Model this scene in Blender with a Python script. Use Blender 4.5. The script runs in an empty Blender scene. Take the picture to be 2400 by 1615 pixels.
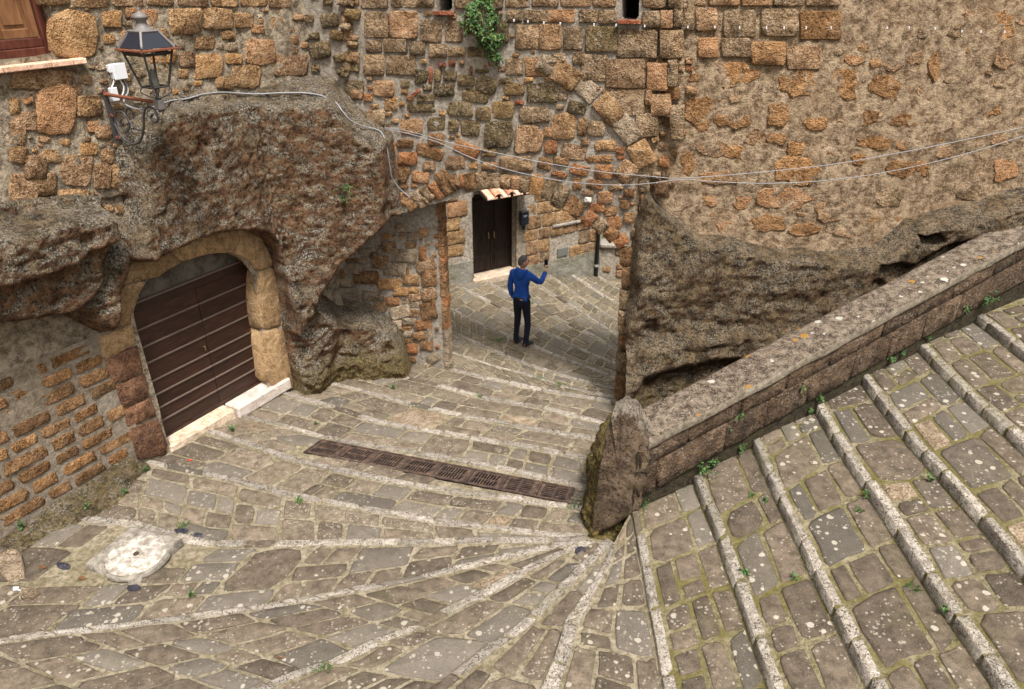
import bpy, math, random
import numpy as np
from mathutils import Vector, Matrix, noise as mnoise
from mathutils.bvhtree import BVHTree

random.seed(7)
RNG = np.random.RandomState(11)
scene = bpy.context.scene
COL = scene.collection

# ------------------------------------------------------------------ camera
FPX, TH, CAMH = 1700.0, math.radians(28.0), 6.3      # focal length in photo pixels, pitch, height
cd = bpy.data.cameras.new('camera')
cam = bpy.data.objects.new('camera', cd)
COL.objects.link(cam)
cam.location = (0, 0, CAMH)
cam.rotation_euler = (math.pi / 2 - TH, 0, 0)
cd.sensor_width = 36.0
cd.lens = 36.0 * FPX / 2400.0
cd.clip_start = 0.05
cd.clip_end = 4000
scene.camera = cam

# ------------------------------------------------------------------ sky and sun (overcast)
SUN_EL, SUN_AZ = 64.0, 160.0            # azimuth clockwise from +Y: light from behind the camera, a little to the right
world = bpy.data.worlds.new('World')
scene.world = world
world.use_nodes = True
wn = world.node_tree
bg = wn.nodes['Background']
sky = wn.nodes.new('ShaderNodeTexSky')
sky.sky_type = 'NISHITA'
sky.sun_disc = False
sky.sun_elevation = math.radians(SUN_EL)
sky.sun_rotation = math.radians(SUN_AZ)
sky.air_density = 1.0
sky.dust_density = 6.0
sky.ozone_density = 0.6
hs = wn.nodes.new('ShaderNodeHueSaturation')
hs.inputs['Saturation'].default_value = 0.15
wn.links.new(sky.outputs[0], hs.inputs['Color'])
wn.links.new(hs.outputs[0], bg.inputs['Color'])
bg.inputs['Strength'].default_value = 0.06
sd = bpy.data.lights.new('sun', 'SUN')
sd.energy = 1.5
sd.angle = math.radians(11)
sd.color = (1.0, 0.965, 0.925)
sun = bpy.data.objects.new('sun', sd)
COL.objects.link(sun)
az, el = math.radians(SUN_AZ), math.radians(SUN_EL)
sdir = Vector((math.sin(az) * math.cos(el), math.cos(az) * math.cos(el), math.sin(el)))
sun.rotation_euler = (-sdir).to_track_quat('-Z', 'Y').to_euler()
scene.view_settings.view_transform = 'Standard'
scene.view_settings.look = 'None'
scene.view_settings.gamma = 1.0
scene.view_settings.exposure = 1.9
scene.view_settings.use_curve_mapping = False
scene.cycles.use_denoising = True
scene.cycles.max_bounces = 4
scene.cycles.diffuse_bounces = 2
scene.cycles.glossy_bounces = 2
scene.cycles.transmission_bounces = 4
scene.cycles.transparent_max_bounces = 6

# ------------------------------------------------------------------ geometry helpers
CT, ST = math.cos(TH), math.sin(TH)
CAM = np.array([0, 0, CAMH])


def ray(u, v):
    b = 807.5 - v
    return np.array([u - 1200.0, FPX * CT + b * ST, -FPX * ST + b * CT])


def onz(u, v, z):
    d = ray(u, v)
    return CAM + d * ((z - CAMH) / d[2])


def ony(u, v, y):
    d = ray(u, v)
    return CAM + d * (y / d[1])


def onplane(u, v, p, n):
    d = ray(u, v)
    return CAM + d * (np.dot(np.asarray(p) - CAM, n) / np.dot(d, n))


def proj(P):
    P = np.asarray(P, float) - CAM
    dep = P[..., 1] * CT - P[..., 2] * ST
    up = P[..., 1] * ST + P[..., 2] * CT
    return 1200 + FPX * P[..., 0] / dep, 807.5 - FPX * up / dep


def _hash(ix, iy, iz):
    h = (ix.astype(np.int64) * 374761393 + iy.astype(np.int64) * 668265263 + iz.astype(np.int64) * 2147483647) & 0xffffffff
    h = ((h ^ (h >> 13)) * 1274126177) & 0xffffffff
    h = h ^ (h >> 16)
    return (h & 0xffff) / 32767.5 - 1.0


def vnoise(P, scale):
    Q = np.asarray(P, float) * scale
    I = np.floor(Q)
    f = Q - I
    f = f * f * (3 - 2 * f)
    x, y, z = I[..., 0], I[..., 1], I[..., 2]
    r = 0
    for dx in (0, 1):
        for dy in (0, 1):
            for dz in (0, 1):
                w = (f[..., 0] if dx else 1 - f[..., 0]) * (f[..., 1] if dy else 1 - f[..., 1]) * (f[..., 2] if dz else 1 - f[..., 2])
                r = r + w * _hash(x + dx, y + dy, z + dz)
    return r


def fbm(P, scale, octv=4, gain=0.5, ridged=False):
    r, a = 0, 1.0
    for k in range(octv):
        n = vnoise(np.asarray(P) + 17.3 * k, scale * 2.03 ** k)
        r = r + a * ((0.5 - np.abs(n)) * 1.6 if ridged else n)
        a *= gain
    return r


def poly_sd(u, v, poly):
    """signed distance to a polygon, positive inside"""
    u = np.asarray(u, float); v = np.asarray(v, float)
    best = np.full(u.shape, 1e18); ins = np.zeros(u.shape, bool)
    n = len(poly)
    for i in range(n):
        x0, y0 = poly[i]; x1, y1 = poly[(i + 1) % n]
        ex, ey = x1 - x0, y1 - y0
        t = np.clip(((u - x0) * ex + (v - y0) * ey) / (ex * ex + ey * ey + 1e-12), 0, 1)
        best = np.minimum(best, (u - x0 - t * ex) ** 2 + (v - y0 - t * ey) ** 2)
        c = ((y0 > v) != (y1 > v)) & (u < (x1 - x0) * (v - y0) / (y1 - y0 + 1e-12) + x0)
        ins ^= c
    d = np.sqrt(best)
    return np.where(ins, d, -d)


def sstep(x, a, b):
    t = np.clip((x - a) / (b - a), 0, 1)
    return t * t * (3 - 2 * t)


# ------------------------------------------------------------------ object helpers
BVH_V, BVH_F = [], []


def link(o, parent=None, loc=None):
    COL.objects.link(o)
    if parent is not None:
        o.parent = parent
    return o


def wloc(o):
    l = Vector(o.location)
    while o.parent:
        o = o.parent
        l += o.location
    return l


def mesh_obj(name, V, F, mat, parent=None, smooth=True, kind=None, origin=None, bvh=False, mats=None):
    V = np.asarray(V, float)
    if origin is None:
        origin = V.mean(axis=0)
    origin = np.asarray(origin, float)
    me = bpy.data.meshes.new(name)
    me.from_pydata((V - origin).tolist(), [], F.tolist() if isinstance(F, np.ndarray) else [tuple(int(i) for i in f) for f in F])
    me.materials.append(MAT[mat] if isinstance(mat, str) else mat)
    if smooth:
        me.polygons.foreach_set('use_smooth', [True] * len(me.polygons))
    me.update()
    o = bpy.data.objects.new(name, me)
    link(o, parent)
    o.location = Vector(origin) - (wloc(parent) if parent is not None else Vector((0, 0, 0)))
    if kind:
        o['kind'] = kind
    if bvh:
        b = len(BVH_V)
        BVH_V.extend([tuple(p) for p in V])
        BVH_F.extend([tuple(int(i) + b for i in f) for f in F])
    return o


def thing(name, label, cat, loc=(0, 0, 0), group=None):
    o = bpy.data.objects.new(name, None)
    o.empty_display_size = 0.1
    COL.objects.link(o)
    o.location = loc
    return tag(o, label, cat, group)


def tag(o, label, cat, group=None):
    o['label'] = label
    o['category'] = cat
    o['kind'] = 'thing'
    if group:
        o['group'] = group
    return o


def structure(name, loc=(0, 0, 0)):
    o = bpy.data.objects.new(name, None)
    COL.objects.link(o)
    o.location = loc
    o['kind'] = 'structure'
    return o


class MB:
    """collects simple shapes into one mesh"""

    def __init__(self):
        self.V, self.F = [], []

    def add(self, V, F):
        b = len(self.V)
        self.V += [tuple(map(float, p)) for p in V]
        self.F += [tuple(i + b for i in f) for f in F]
        return self

    def box(self, c, ex, ey, ez):
        """c centre, ex/ey/ez half-extent vectors"""
        c, ex, ey, ez = map(lambda a: np.asarray(a, float), (c, ex, ey, ez))
        V = [c + sx * ex + sy * ey + sz * ez for sx in (-1, 1) for sy in (-1, 1) for sz in (-1, 1)]
        F = [(0, 1, 3, 2), (4, 6, 7, 5), (0, 4, 5, 1), (2, 3, 7, 6), (0, 2, 6, 4), (1, 5, 7, 3)]
        return self.add(V, F)

    def bbox(self, c, ex, ey, ez, bev=0.01):
        """box with chamfered edges"""
        c, ex, ey, ez = map(lambda a: np.asarray(a, float), (c, ex, ey, ez))
        L = [np.linalg.norm(e) for e in (ex, ey, ez)]
        U = [e / l for e, l in zip((ex, ey, ez), L)]
        b = min(bev, min(L) * 0.6)
        V, idx = [], {}
        for sx in (-1, 1):
            for sy in (-1, 1):
                for sz in (-1, 1):
                    for k in range(3):
                        h = [L[0] - b, L[1] - b, L[2] - b]
                        h[k] = L[k]
                        idx[(sx, sy, sz, k)] = len(V)
                        V.append(c + sx * h[0] * U[0] + sy * h[1] * U[1] + sz * h[2] * U[2])
        F = []
        for k in range(3):
            a, d = [(1, 2), (0, 2), (0, 1)][k]
            for s in (-1, 1):
                q = []
                for (p, r) in ((-1, -1), (1, -1), (1, 1), (-1, 1)):
                    t = [0, 0, 0]; t[k] = s; t[a] = p; t[d] = r
                    q.append(idx[(*t, k)])
                F.append(tuple(q))
        for k in range(3):
            a, d = [(1, 2), (0, 2), (0, 1)][k]
            for p in (-1, 1):
                for r in (-1, 1):
                    t0 = [0, 0, 0]; t0[a] = p; t0[d] = r
                    t1 = list(t0); t0[k] = -1; t1[k] = 1
                    F.append((idx[(*t0, a)], idx[(*t1, a)], idx[(*t1, d)], idx[(*t0, d)]))
        for sx in (-1, 1):
            for sy in (-1, 1):
                for sz in (-1, 1):
                    F.append(tuple(idx[(sx, sy, sz, k)] for k in range(3)))
        return self.add(V, F)

    def tube(self, pts, r, n=6, caps=True):
        pts = [np.asarray(p, float) for p in pts]
        rs = r if hasattr(r, '__len__') else [r] * len(pts)
        V, F = [], []
        up = np.array([0.123, 0.31, 0.94])
        for i, p in enumerate(pts):
            t = pts[min(i + 1, len(pts) - 1)] - pts[max(i - 1, 0)]
            t = t / (np.linalg.norm(t) + 1e-9)
            a = np.cross(t, up); a /= np.linalg.norm(a) + 1e-9
            b = np.cross(t, a)
            for k in range(n):
                th = 2 * math.pi * k / n
                V.append(p + rs[i] * (math.cos(th) * a + math.sin(th) * b))
        for i in range(len(pts) - 1):
            for k in range(n):
                F.append((i * n + k, i * n + (k + 1) % n, (i + 1) * n + (k + 1) % n, (i + 1) * n + k))
        if caps:
            F.append(tuple(range(n))); F.append(tuple((len(pts) - 1) * n + k for k in range(n)))
        return self.add(V, F)

    def lathe(self, c, prof, n=16, axis=None):
        """prof: list of (r, z) about a vertical axis through c"""
        c = np.asarray(c, float)
        V, F = [], []
        for r, z in prof:
            for k in range(n):
                th = 2 * math.pi * k / n
                V.append(c + np.array([r * math.cos(th), r * math.sin(th), z]))
        for i in range(len(prof) - 1):
            for k in range(n):
                F.append((i * n + k, i * n + (k + 1) % n, (i + 1) * n + (k + 1) % n, (i + 1) * n + k))
        return self.add(V, F)

    def build(self, name, mat, parent=None, smooth=False, kind=None, origin=None, bvh=False):
        return mesh_obj(name, self.V, self.F, mat, parent, smooth, kind, origin, bvh)


# ------------------------------------------------------------------ materials
MAT = {}


class N:
    def __init__(self, name):
        m = bpy.data.materials.new(name)
        m.use_nodes = True
        self.m, self.t = m, m.node_tree
        self.p = self.t.nodes['Principled BSDF']
        self.p.inputs['Roughness'].default_value = 0.92
        self.p.inputs['Specular IOR Level'].default_value = 0.15
        MAT[name] = m
        self.geo = None

    def new(self, k):
        return self.t.nodes.new(k)

    def con(self, a, b):
        self.t.links.new(a, b)

    def val(self, sock, x):
        if hasattr(x, 'is_linked') or hasattr(x, 'links'):
            self.con(x, sock)
        elif x is not None:
            if isinstance(x, (tuple, list)) and len(x) == 3 and sock.type == 'RGBA':
                x = (*x, 1)
            sock.default_value = x

    def pos(self):
        if self.geo is None:
            self.geo = self.new('ShaderNodeNewGeometry')
        return self.geo.outputs['Position']

    def nz(self):
        self.pos()
        s = self.new('ShaderNodeSeparateXYZ')
        self.con(self.geo.outputs['Normal'], s.inputs[0])
        return s.outputs[2]

    def pz(self):
        s = self.new('ShaderNodeSeparateXYZ')
        self.con(self.pos(), s.inputs[0])
        return s.outputs[2]

    def rnd(self):
        return self.new('ShaderNodeObjectInfo').outputs['Random']

    def mapping(self, scale=(1, 1, 1), rot=(0, 0, 0), vec=None):
        mp = self.new('ShaderNodeMapping')
        self.con(vec or self.pos(), mp.inputs[0])
        mp.inputs['Scale'].default_value = scale
        mp.inputs['Rotation'].default_value = rot
        return mp.outputs[0]

    def noise(self, scale, detail=3, rough=0.55, vec=None, dist=0.0):
        n = self.new('ShaderNodeTexNoise')
        self.con(vec or self.pos(), n.inputs['Vector'])
        n.inputs['Scale'].default_value = scale
        n.inputs['Detail'].default_value = detail
        n.inputs['Roughness'].default_value = rough
        n.inputs['Distortion'].default_value = dist
        return n.outputs['Fac']

    def vor(self, scale, vec=None, out='Distance', feat='F1', rand=1.0):
        n = self.new('ShaderNodeTexVoronoi')
        n.feature = feat
        self.con(vec or self.pos(), n.inputs['Vector'])
        n.inputs['Scale'].default_value = scale
        n.inputs['Randomness'].default_value = rand
        return n.outputs[out]

    def ramp(self, fac, stops, interp='LINEAR'):
        r = self.new('ShaderNodeValToRGB')
        r.color_ramp.interpolation = interp
        e = r.color_ramp.elements
        while len(e) < len(stops):
            e.new(0.5)
        for el_, (p, c) in zip(e, stops):
            el_.position = p
            el_.color = (*c, 1) if not isinstance(c, float) else (c, c, c, 1)
        self.con(fac, r.inputs[0])
        return r.outputs[0]

    def mix(self, fac, a, b, mode='MIX'):
        n = self.new('ShaderNodeMix')
        n.data_type = 'RGBA'
        n.blend_type = mode
        self.val(n.inputs[0], fac)
        self.val(n.inputs[6], a)
        self.val(n.inputs[7], b)
        return n.outputs[2]

    def math(self, op, a, b=None, clamp=False):
        n = self.new('ShaderNodeMath')
        n.operation = op
        n.use_clamp = clamp
        self.val(n.inputs[0], a)
        if b is not None:
            self.val(n.inputs[1], b)
        return n.outputs[0]

    def step(self, x, lo, hi):
        n = self.new('ShaderNodeMapRange')
        n.interpolation_type = 'SMOOTHSTEP'
        self.val(n.inputs['Value'], x)
        n.inputs['From Min'].default_value = lo
        n.inputs['From Max'].default_value = hi
        return n.outputs[0]

    def bump(self, h, strength=0.6, dist=0.02, prev=None):
        n = self.new('ShaderNodeBump')
        n.inputs['Strength'].default_value = strength
        n.inputs['Distance'].default_value = dist
        self.con(h, n.inputs['Height'])
        if prev is not None:
            self.con(prev, n.inputs['Normal'])
        return n.outputs[0]

    def done(self, col, nrm=None, rough=None):
        self.val(self.p.inputs['Base Color'], col)
        if nrm is not None:
            self.con(nrm, self.p.inputs['Normal'])
        if rough is not None:
            self.val(self.p.inputs['Roughness'], rough)
        return self.m


def mat_plain(name, col, rough=0.6, spec=0.3, metal=0.0, var=0.15, scale=30.0, bump=0.0):
    k = N(name)
    k.p.inputs['Specular IOR Level'].default_value = spec
    k.p.inputs['Metallic'].default_value = metal
    n = k.noise(scale, 4, 0.6)
    c = k.mix(n, tuple(x * (1 - var) for x in col), tuple(min(1, x * (1 + var)) for x in col))
    k.done(c, k.bump(n, bump, 0.005) if bump else None, rough)


def mat_tuff(name, dark, mid, light, lichen=0.25, licol=(0.42, 0.38, 0.31), dirt=0.35, pit=0.8, hue_var=1.0, grain=24.0, bump=1.0, dirtcol=(0.055, 0.042, 0.028), accent=None, grime=(0.05, 0.045, 0.033)):
    """porous volcanic stone: warm base, pits, dark dirt, pale lichen speckle; varies from stone to stone"""
    k = N(name)
    rnd = k.rnd()
    off = k.new('ShaderNodeVectorMath'); off.operation = 'ADD'
    cmb = k.new('ShaderNodeCombineXYZ')
    k.con(k.math('MULTIPLY', rnd, 37.0), cmb.inputs[0]); k.con(k.math('MULTIPLY', rnd, 91.0), cmb.inputs[1])
    k.con(k.pos(), off.inputs[0]); k.con(cmb.outputs[0], off.inputs[1])
    P = off.outputs[0]
    g = k.noise(grain * 1.4, 3, 0.78, P)
    m = k.noise(grain * 0.27, 4, 0.68, P)
    big = k.noise(2.6, 3, 0.6)
    c = k.ramp(k.math('ADD', k.math('MULTIPLY', g, 0.5), k.math('MULTIPLY', m, 0.5)), [(0.37, dark), (0.50, mid), (0.63, light)])
    if accent:
        c = k.mix(k.step(rnd, 0.55, 1.0), c, k.mix(0.6, c, accent, 'MIX'))
    v = k.math('ADD', 0.74, k.math('MULTIPLY', rnd, 0.48 * hue_var))
    c = k.mix(1.0, c, v, 'MULTIPLY')
    d = k.math('MULTIPLY', k.step(big, 0.5, 0.72), dirt)
    c = k.mix(d, c, grime)
    li = k.math('MULTIPLY', k.step(g, 0.54, 0.62), k.step(k.noise(3.3, 3, 0.65, P), 0.44, 0.60))
    c = k.mix(k.math('MULTIPLY', li, lichen), c, licol)
    pv = k.vor(grain * 2.0, P)
    pits = k.math('MULTIPLY', k.step(pv, 0.36, 0.14), k.step(m, 0.60, 0.44))
    c = k.mix(k.math('MULTIPLY', pits, pit), c, dirtcol)
    c = k.mix(1.0, c, (1.04, 0.98, 1.0), 'MULTIPLY')
    h = k.math('ADD', k.math('SUBTRACT', k.math('MULTIPLY', g, 0.6), k.math('MULTIPLY', pits, 0.25)), k.math('MULTIPLY', m, 1.1))
    k.done(c, k.bump(h, bump, 0.16))


def mat_mortar(name, dark, light, grain=70.0, bump=0.8, moss=0.0, mosscol=(0.13, 0.12, 0.035), stain=0.4, staincol=(0.09, 0.075, 0.055), contrast=1.0, spk=0.35, spkcol=(0.62, 0.56, 0.47)):
    k = N(name)
    g = k.noise(grain * 0.32, 6, 0.78)
    big = k.noise(1.7, 4, 0.65)
    c = k.ramp(g, [(0.40, dark), (0.58, light)])
    c = k.mix(k.math('MULTIPLY', k.step(big, 0.48, 0.72), stain), c, staincol)
    sp = k.step(k.noise(grain * 1.8, 2, 0.6), 0.58, 0.66)
    c = k.mix(k.math('MULTIPLY', sp, spk), c, spkcol)
    if moss:
        m = k.step(k.noise(2.1, 5, 0.7), 0.42, 0.6)
        c = k.mix(k.math('MULTIPLY', m, moss), c, k.mix(k.noise(40, 3), tuple(x * 0.6 for x in mosscol), tuple(x * 1.5 for x in mosscol)))
    k.done(c, k.bump(g, bump, 0.16))


def mat_rock(name, fresh_d, fresh_l, old_d, old_l, lichen=0.8, moss=0.5, moss_z=(0.6, 1.3), licol=(0.46, 0.44, 0.38), up=(0.0, 0.45), yellow=0.0):
    """living rock: fresh warm stone where it hangs over, weathered and lichened where it faces the sky"""
    k = N(name)
    g = k.noise(5.5, 7, 0.80)
    mid = k.noise(5.0, 4, 0.68)
    fr = k.ramp(g, [(0.38, fresh_d), (0.62, fresh_l)])
    fr = k.mix(k.math('MULTIPLY', k.step(mid, 0.45, 0.7), 0.6), fr, k.mix(1.0, fr, (0.42, 0.36, 0.30), 'MULTIPLY'))
    od = k.ramp(g, [(0.40, old_d), (0.60, old_l)])
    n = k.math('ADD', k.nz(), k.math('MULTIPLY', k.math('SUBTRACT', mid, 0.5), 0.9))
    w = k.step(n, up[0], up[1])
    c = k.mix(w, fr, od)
    f2 = k.noise(48, 3, 0.8)
    sp = k.step(f2, 0.50, 0.57)
    area = k.step(k.noise(2.6, 5, 0.75), 0.40, 0.56)
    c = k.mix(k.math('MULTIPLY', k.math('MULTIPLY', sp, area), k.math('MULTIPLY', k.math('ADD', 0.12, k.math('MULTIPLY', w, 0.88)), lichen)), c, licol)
    dk = k.math('SUBTRACT', 1.0, k.step(k.noise(30, 3, 0.75), 0.40, 0.47))
    c = k.mix(k.math('MULTIPLY', dk, 0.8), c, (0.022, 0.017, 0.012))
    if moss:
        low = k.math('SUBTRACT', 1.0, k.step(k.math('ADD', k.pz(), k.math('MULTIPLY', k.math('SUBTRACT', mid, 0.5), 1.6)), moss_z[0], moss_z[1]))
        mc = k.ramp(k.noise(26, 4, 0.75), [(0.38, (0.04, 0.030, 0.012)), (0.52, (0.17, 0.125, 0.042)), (0.64, (0.40, 0.30, 0.11))])
        c = k.mix(k.math('MULTIPLY', low, moss), c, mc)
    if yellow:
        y = k.math('MULTIPLY', k.step(k.noise(9, 3, 0.7), 0.56, 0.66), yellow)
        c = k.mix(y, c, (0.40, 0.27, 0.06))
    k.done(c, k.bump(k.math('ADD', g, k.math('MULTIPLY', f2, 0.18)), 1.0, 0.24))


def mat_paver(name, d, l, spots=1.0, spotcol=(0.50, 0.45, 0.38), fine=0.5, moss=0.25, scale=17.0, hue=(0.13, 0.115, 0.095)):
    """flat worn paving stone with round crusts of pale lichen"""
    k = N(name)
    rnd = k.rnd()
    g = k.noise(9, 4, 0.75)
    c = k.ramp(g, [(0.36, d), (0.64, l)])
    c = k.mix(k.step(rnd, 0.72, 0.78), c, k.mix(0.6, c, hue))
    c = k.mix(1.0, c, k.math('ADD', 0.66, k.math('MULTIPLY', k.math('FRACT', k.math('MULTIPLY', rnd, 7.13)), 0.62)), 'MULTIPLY')
    gr = k.noise(120, 3, 0.7)
    c = k.mix(k.math('MULTIPLY', k.step(gr, 0.5, 0.7), 0.25), c, (0.34, 0.30, 0.24))
    c = k.mix(k.math('MULTIPLY', k.math('SUBTRACT', 1.0, k.step(gr, 0.33, 0.42)), 0.7), c, (0.03, 0.026, 0.02))
    # lichen discs of two sizes
    vec = k.mapping()
    warp = k.new('ShaderNodeVectorMath'); warp.operation = 'ADD'
    nn = k.new('ShaderNodeTexNoise'); nn.inputs['Scale'].default_value = 22; nn.inputs['Detail'].default_value = 3
    k.con(k.pos(), nn.inputs['Vector'])
    sc = k.new('ShaderNodeVectorMath'); sc.operation = 'SCALE'; sc.inputs['Scale'].default_value = 0.035
    k.con(nn.outputs['Color'], sc.inputs[0])
    k.con(vec, warp.inputs[0]); k.con(sc.outputs[0], warp.inputs[1])
    W = warp.outputs[0]
    v = k.new('ShaderNodeTexVoronoi'); v.inputs['Scale'].default_value = scale
    k.con(W, v.inputs['Vector'])
    sep = k.new('ShaderNodeSeparateXYZ'); k.con(v.outputs['Color'], sep.inputs[0])
    rad = k.math('MULTIPLY', k.math('POWER', sep.outputs[0], 1.6), 0.46)
    rad = k.math('MULTIPLY', rad, k.step(k.math('ADD', k.noise(1.4, 3, 0.6), k.math('MULTIPLY', k.math('SUBTRACT', rnd, 0.5), 0.4)), 0.36, 0.60))
    disc = k.step(k.math('SUBTRACT', rad, v.outputs['Distance']), 0.0, 0.05)
    v2 = k.new('ShaderNodeTexVoronoi'); v2.inputs['Scale'].default_value = scale * 2.7
    k.con(W, v2.inputs['Vector'])
    sep2 = k.new('ShaderNodeSeparateXYZ'); k.con(v2.outputs['Color'], sep2.inputs[0])
    rad2 = k.math('MULTIPLY', k.math('POWER', sep2.outputs[1], 2.5), k.math('MULTIPLY', 0.62, k.step(k.noise(2.3, 3, 0.6), 0.35, 0.6)))
    disc2 = k.step(k.math('SUBTRACT', rad2, v2.outputs['Distance']), 0.0, 0.08)
    lic = k.math('MAXIMUM', k.math('MULTIPLY', disc, spots), k.math('MULTIPLY', disc2, fine))
    lc = k.mix(k.noise(60, 3), tuple(x * 0.8 for x in spotcol), tuple(min(1, x * 1.15) for x in spotcol))
    c = k.mix(lic, c, lc)
    if moss:
        m = k.math('MULTIPLY', k.step(k.noise(1.3, 5, 0.7), 0.5, 0.68), moss)
        c = k.mix(m, c, (0.10, 0.10, 0.025))
    h = k.math('ADD', k.math('MULTIPLY', g, 0.5), k.math('MULTIPLY', gr, 0.22))
    k.done(c, k.bump(h, 0.8, 0.05), 0.8)


def mat_nosing(name):
    k = N(name)
    rnd = k.rnd()
    g = k.noise(13, 4, 0.8)
    st = k.noise(30, 3, 0.75, dist=1.5)
    c = k.ramp(g, [(0.3, (0.30, 0.245, 0.19)), (0.5, (0.50, 0.43, 0.35)), (0.7, (0.68, 0.61, 0.52))])
    c = k.mix(1.0, c, k.math('ADD', 0.7, k.math('MULTIPLY', rnd, 0.38)), 'MULTIPLY')
    dk = k.math('SUBTRACT', 1.0, k.step(st, 0.38, 0.50))
    c = k.mix(k.math('MULTIPLY', dk, 0.85), c, (0.045, 0.036, 0.026))
    c = k.mix(k.math('MULTIPLY', k.step(k.noise(1.8, 4), 0.52, 0.7), 0.35), c, (0.17, 0.15, 0.07))
    k.done(c, k.bump(k.math('ADD', g, st), 0.9, 0.06))


TUFF_O = ((0.13, 0.072, 0.034), (0.41, 0.255, 0.13), (0.62, 0.45, 0.27))
mat_tuff('tuff_orange', *TUFF_O, lichen=0.4, dirt=0.25, accent=(0.42, 0.21, 0.085))
mat_tuff('tuff_rubble', (0.12, 0.065, 0.028), (0.42, 0.255, 0.115), (0.62, 0.44, 0.24), lichen=0.35, dirt=0.15, accent=(0.46, 0.25, 0.085))
mat_tuff('tuff_weathered', (0.085, 0.055, 0.028), (0.34, 0.235, 0.125), (0.60, 0.46, 0.29), lichen=0.6, dirt=0.35, accent=(0.38, 0.20, 0.085), grime=(0.10, 0.08, 0.048))
mat_tuff('tuff_mossy', (0.05, 0.038, 0.018), (0.20, 0.148, 0.07), (0.40, 0.31, 0.175), lichen=0.7, dirt=0.4, licol=(0.44, 0.41, 0.34), accent=(0.26, 0.165, 0.065), grime=(0.085, 0.07, 0.035))
mat_tuff('tuff_arch', (0.11, 0.055, 0.024), (0.33, 0.185, 0.08), (0.52, 0.33, 0.165), lichen=0.3, dirt=0.3, accent=(0.38, 0.15, 0.055))
mat_tuff('tuff_exposed', (0.13, 0.065, 0.026), (0.33, 0.18, 0.07), (0.47, 0.285, 0.135), lichen=0.3, dirt=0.25, grain=20)
mat_tuff('tuff_surround', (0.17, 0.105, 0.045), (0.38, 0.255, 0.125), (0.50, 0.365, 0.20), lichen=0.15, dirt=0.3, pit=0.7, grain=34, bump=0.6)
mat_tuff('tuff_surround_dark', (0.06, 0.03, 0.018), (0.19, 0.10, 0.055), (0.31, 0.18, 0.10), lichen=0.1, dirt=0.35, pit=0.8, grain=26, bump=0.8)
mat_tuff('tuff_brick', (0.10, 0.055, 0.025), (0.31, 0.175, 0.075), (0.47, 0.30, 0.15), lichen=0.3, dirt=0.35, grain=30)
mat_tuff('tuff_parapet', (0.04, 0.028, 0.017), (0.145, 0.098, 0.058), (0.28, 0.205, 0.13), lichen=0.5, dirt=0.5, grain=26, pit=1.0)
mat_tuff('tuff_house', (0.16, 0.09, 0.04), (0.44, 0.275, 0.125), (0.62, 0.44, 0.24), lichen=0.2, dirt=0.3)
mat_tuff('tuff_pale', (0.22, 0.16, 0.09), (0.42, 0.33, 0.21), (0.60, 0.51, 0.37), lichen=0.5, dirt=0.25, pit=0.6)
mat_tuff('brick_red', (0.20, 0.06, 0.03), (0.38, 0.13, 0.065), (0.50, 0.24, 0.14), lichen=0.2, dirt=0.3, pit=0.3)
mat_tuff('stone_white', (0.42, 0.36, 0.29), (0.62, 0.55, 0.46), (0.74, 0.69, 0.61), lichen=0.3, dirt=0.2, pit=0.3, bump=0.4)
mat_tuff('stone_cream', (0.36, 0.27, 0.16), (0.56, 0.46, 0.32), (0.68, 0.60, 0.47), lichen=0.2, dirt=0.3, pit=0.4, bump=0.5)
mat_tuff('stone_black', (0.012, 0.012, 0.016), (0.03, 0.03, 0.038), (0.06, 0.06, 0.07), lichen=0.1, dirt=0.2, pit=0.2, bump=0.3)
mat_mortar('mortar_rubble', (0.19, 0.14, 0.09), (0.58, 0.47, 0.335), grain=34, stain=0.35, spk=0.4, bump=1.0)
mat_mortar('mortar_arch', (0.19, 0.158, 0.122), (0.36, 0.31, 0.25), grain=60, stain=0.35, spk=0.1, bump=0.5, staincol=(0.12, 0.10, 0.065))
mat_mortar('render_mottled', (0.16, 0.095, 0.05), (0.54, 0.39, 0.245), grain=30, stain=0.5, staincol=(0.34, 0.205, 0.105), spk=0.4, bump=1.0)
mat_mortar('mortar_grey', (0.20, 0.165, 0.125), (0.44, 0.38, 0.30), grain=50, stain=0.3, spk=0.2, bump=0.5)
mat_mortar('mortar_brick', (0.13, 0.10, 0.07), (0.25, 0.20, 0.145), grain=40, stain=0.4, spk=0.2, bump=0.5, staincol=(0.32, 0.28, 0.23))
mat_mortar('plaster_grey', (0.17, 0.15, 0.12), (0.33, 0.29, 0.24), grain=25, stain=0.5, spk=0.1, bump=0.4)
mat_mortar('joint_dark', (0.022, 0.017, 0.010), (0.075, 0.058, 0.036), grain=40, stain=0.4, staincol=(0.03, 0.028, 0.012), spk=0.1, moss=0.4, mosscol=(0.05, 0.045, 0.015))
mat_mortar('lunette_shaded_plaster', (0.055, 0.045, 0.036), (0.13, 0.11, 0.088), grain=14, stain=0.5, spk=0.0, bump=0.2)  # plaster darkened in its colour for the shade of the recess
mat_mortar('concrete', (0.17, 0.145, 0.115), (0.38, 0.335, 0.275), grain=40, stain=0.35, spk=0.3, bump=0.6)
mat_mortar('joint_sand', (0.24, 0.195, 0.115), (0.60, 0.50, 0.35), grain=55, stain=0.3, staincol=(0.10, 0.085, 0.045), moss=0.35, mosscol=(0.20, 0.16, 0.06), spk=0.5, bump=0.9)
mat_mortar('joint_stair', (0.20, 0.165, 0.08), (0.48, 0.40, 0.24), grain=55, stain=0.35, staincol=(0.07, 0.065, 0.03), moss=0.8, mosscol=(0.20, 0.17, 0.045), spk=0.4, bump=0.9)
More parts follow.
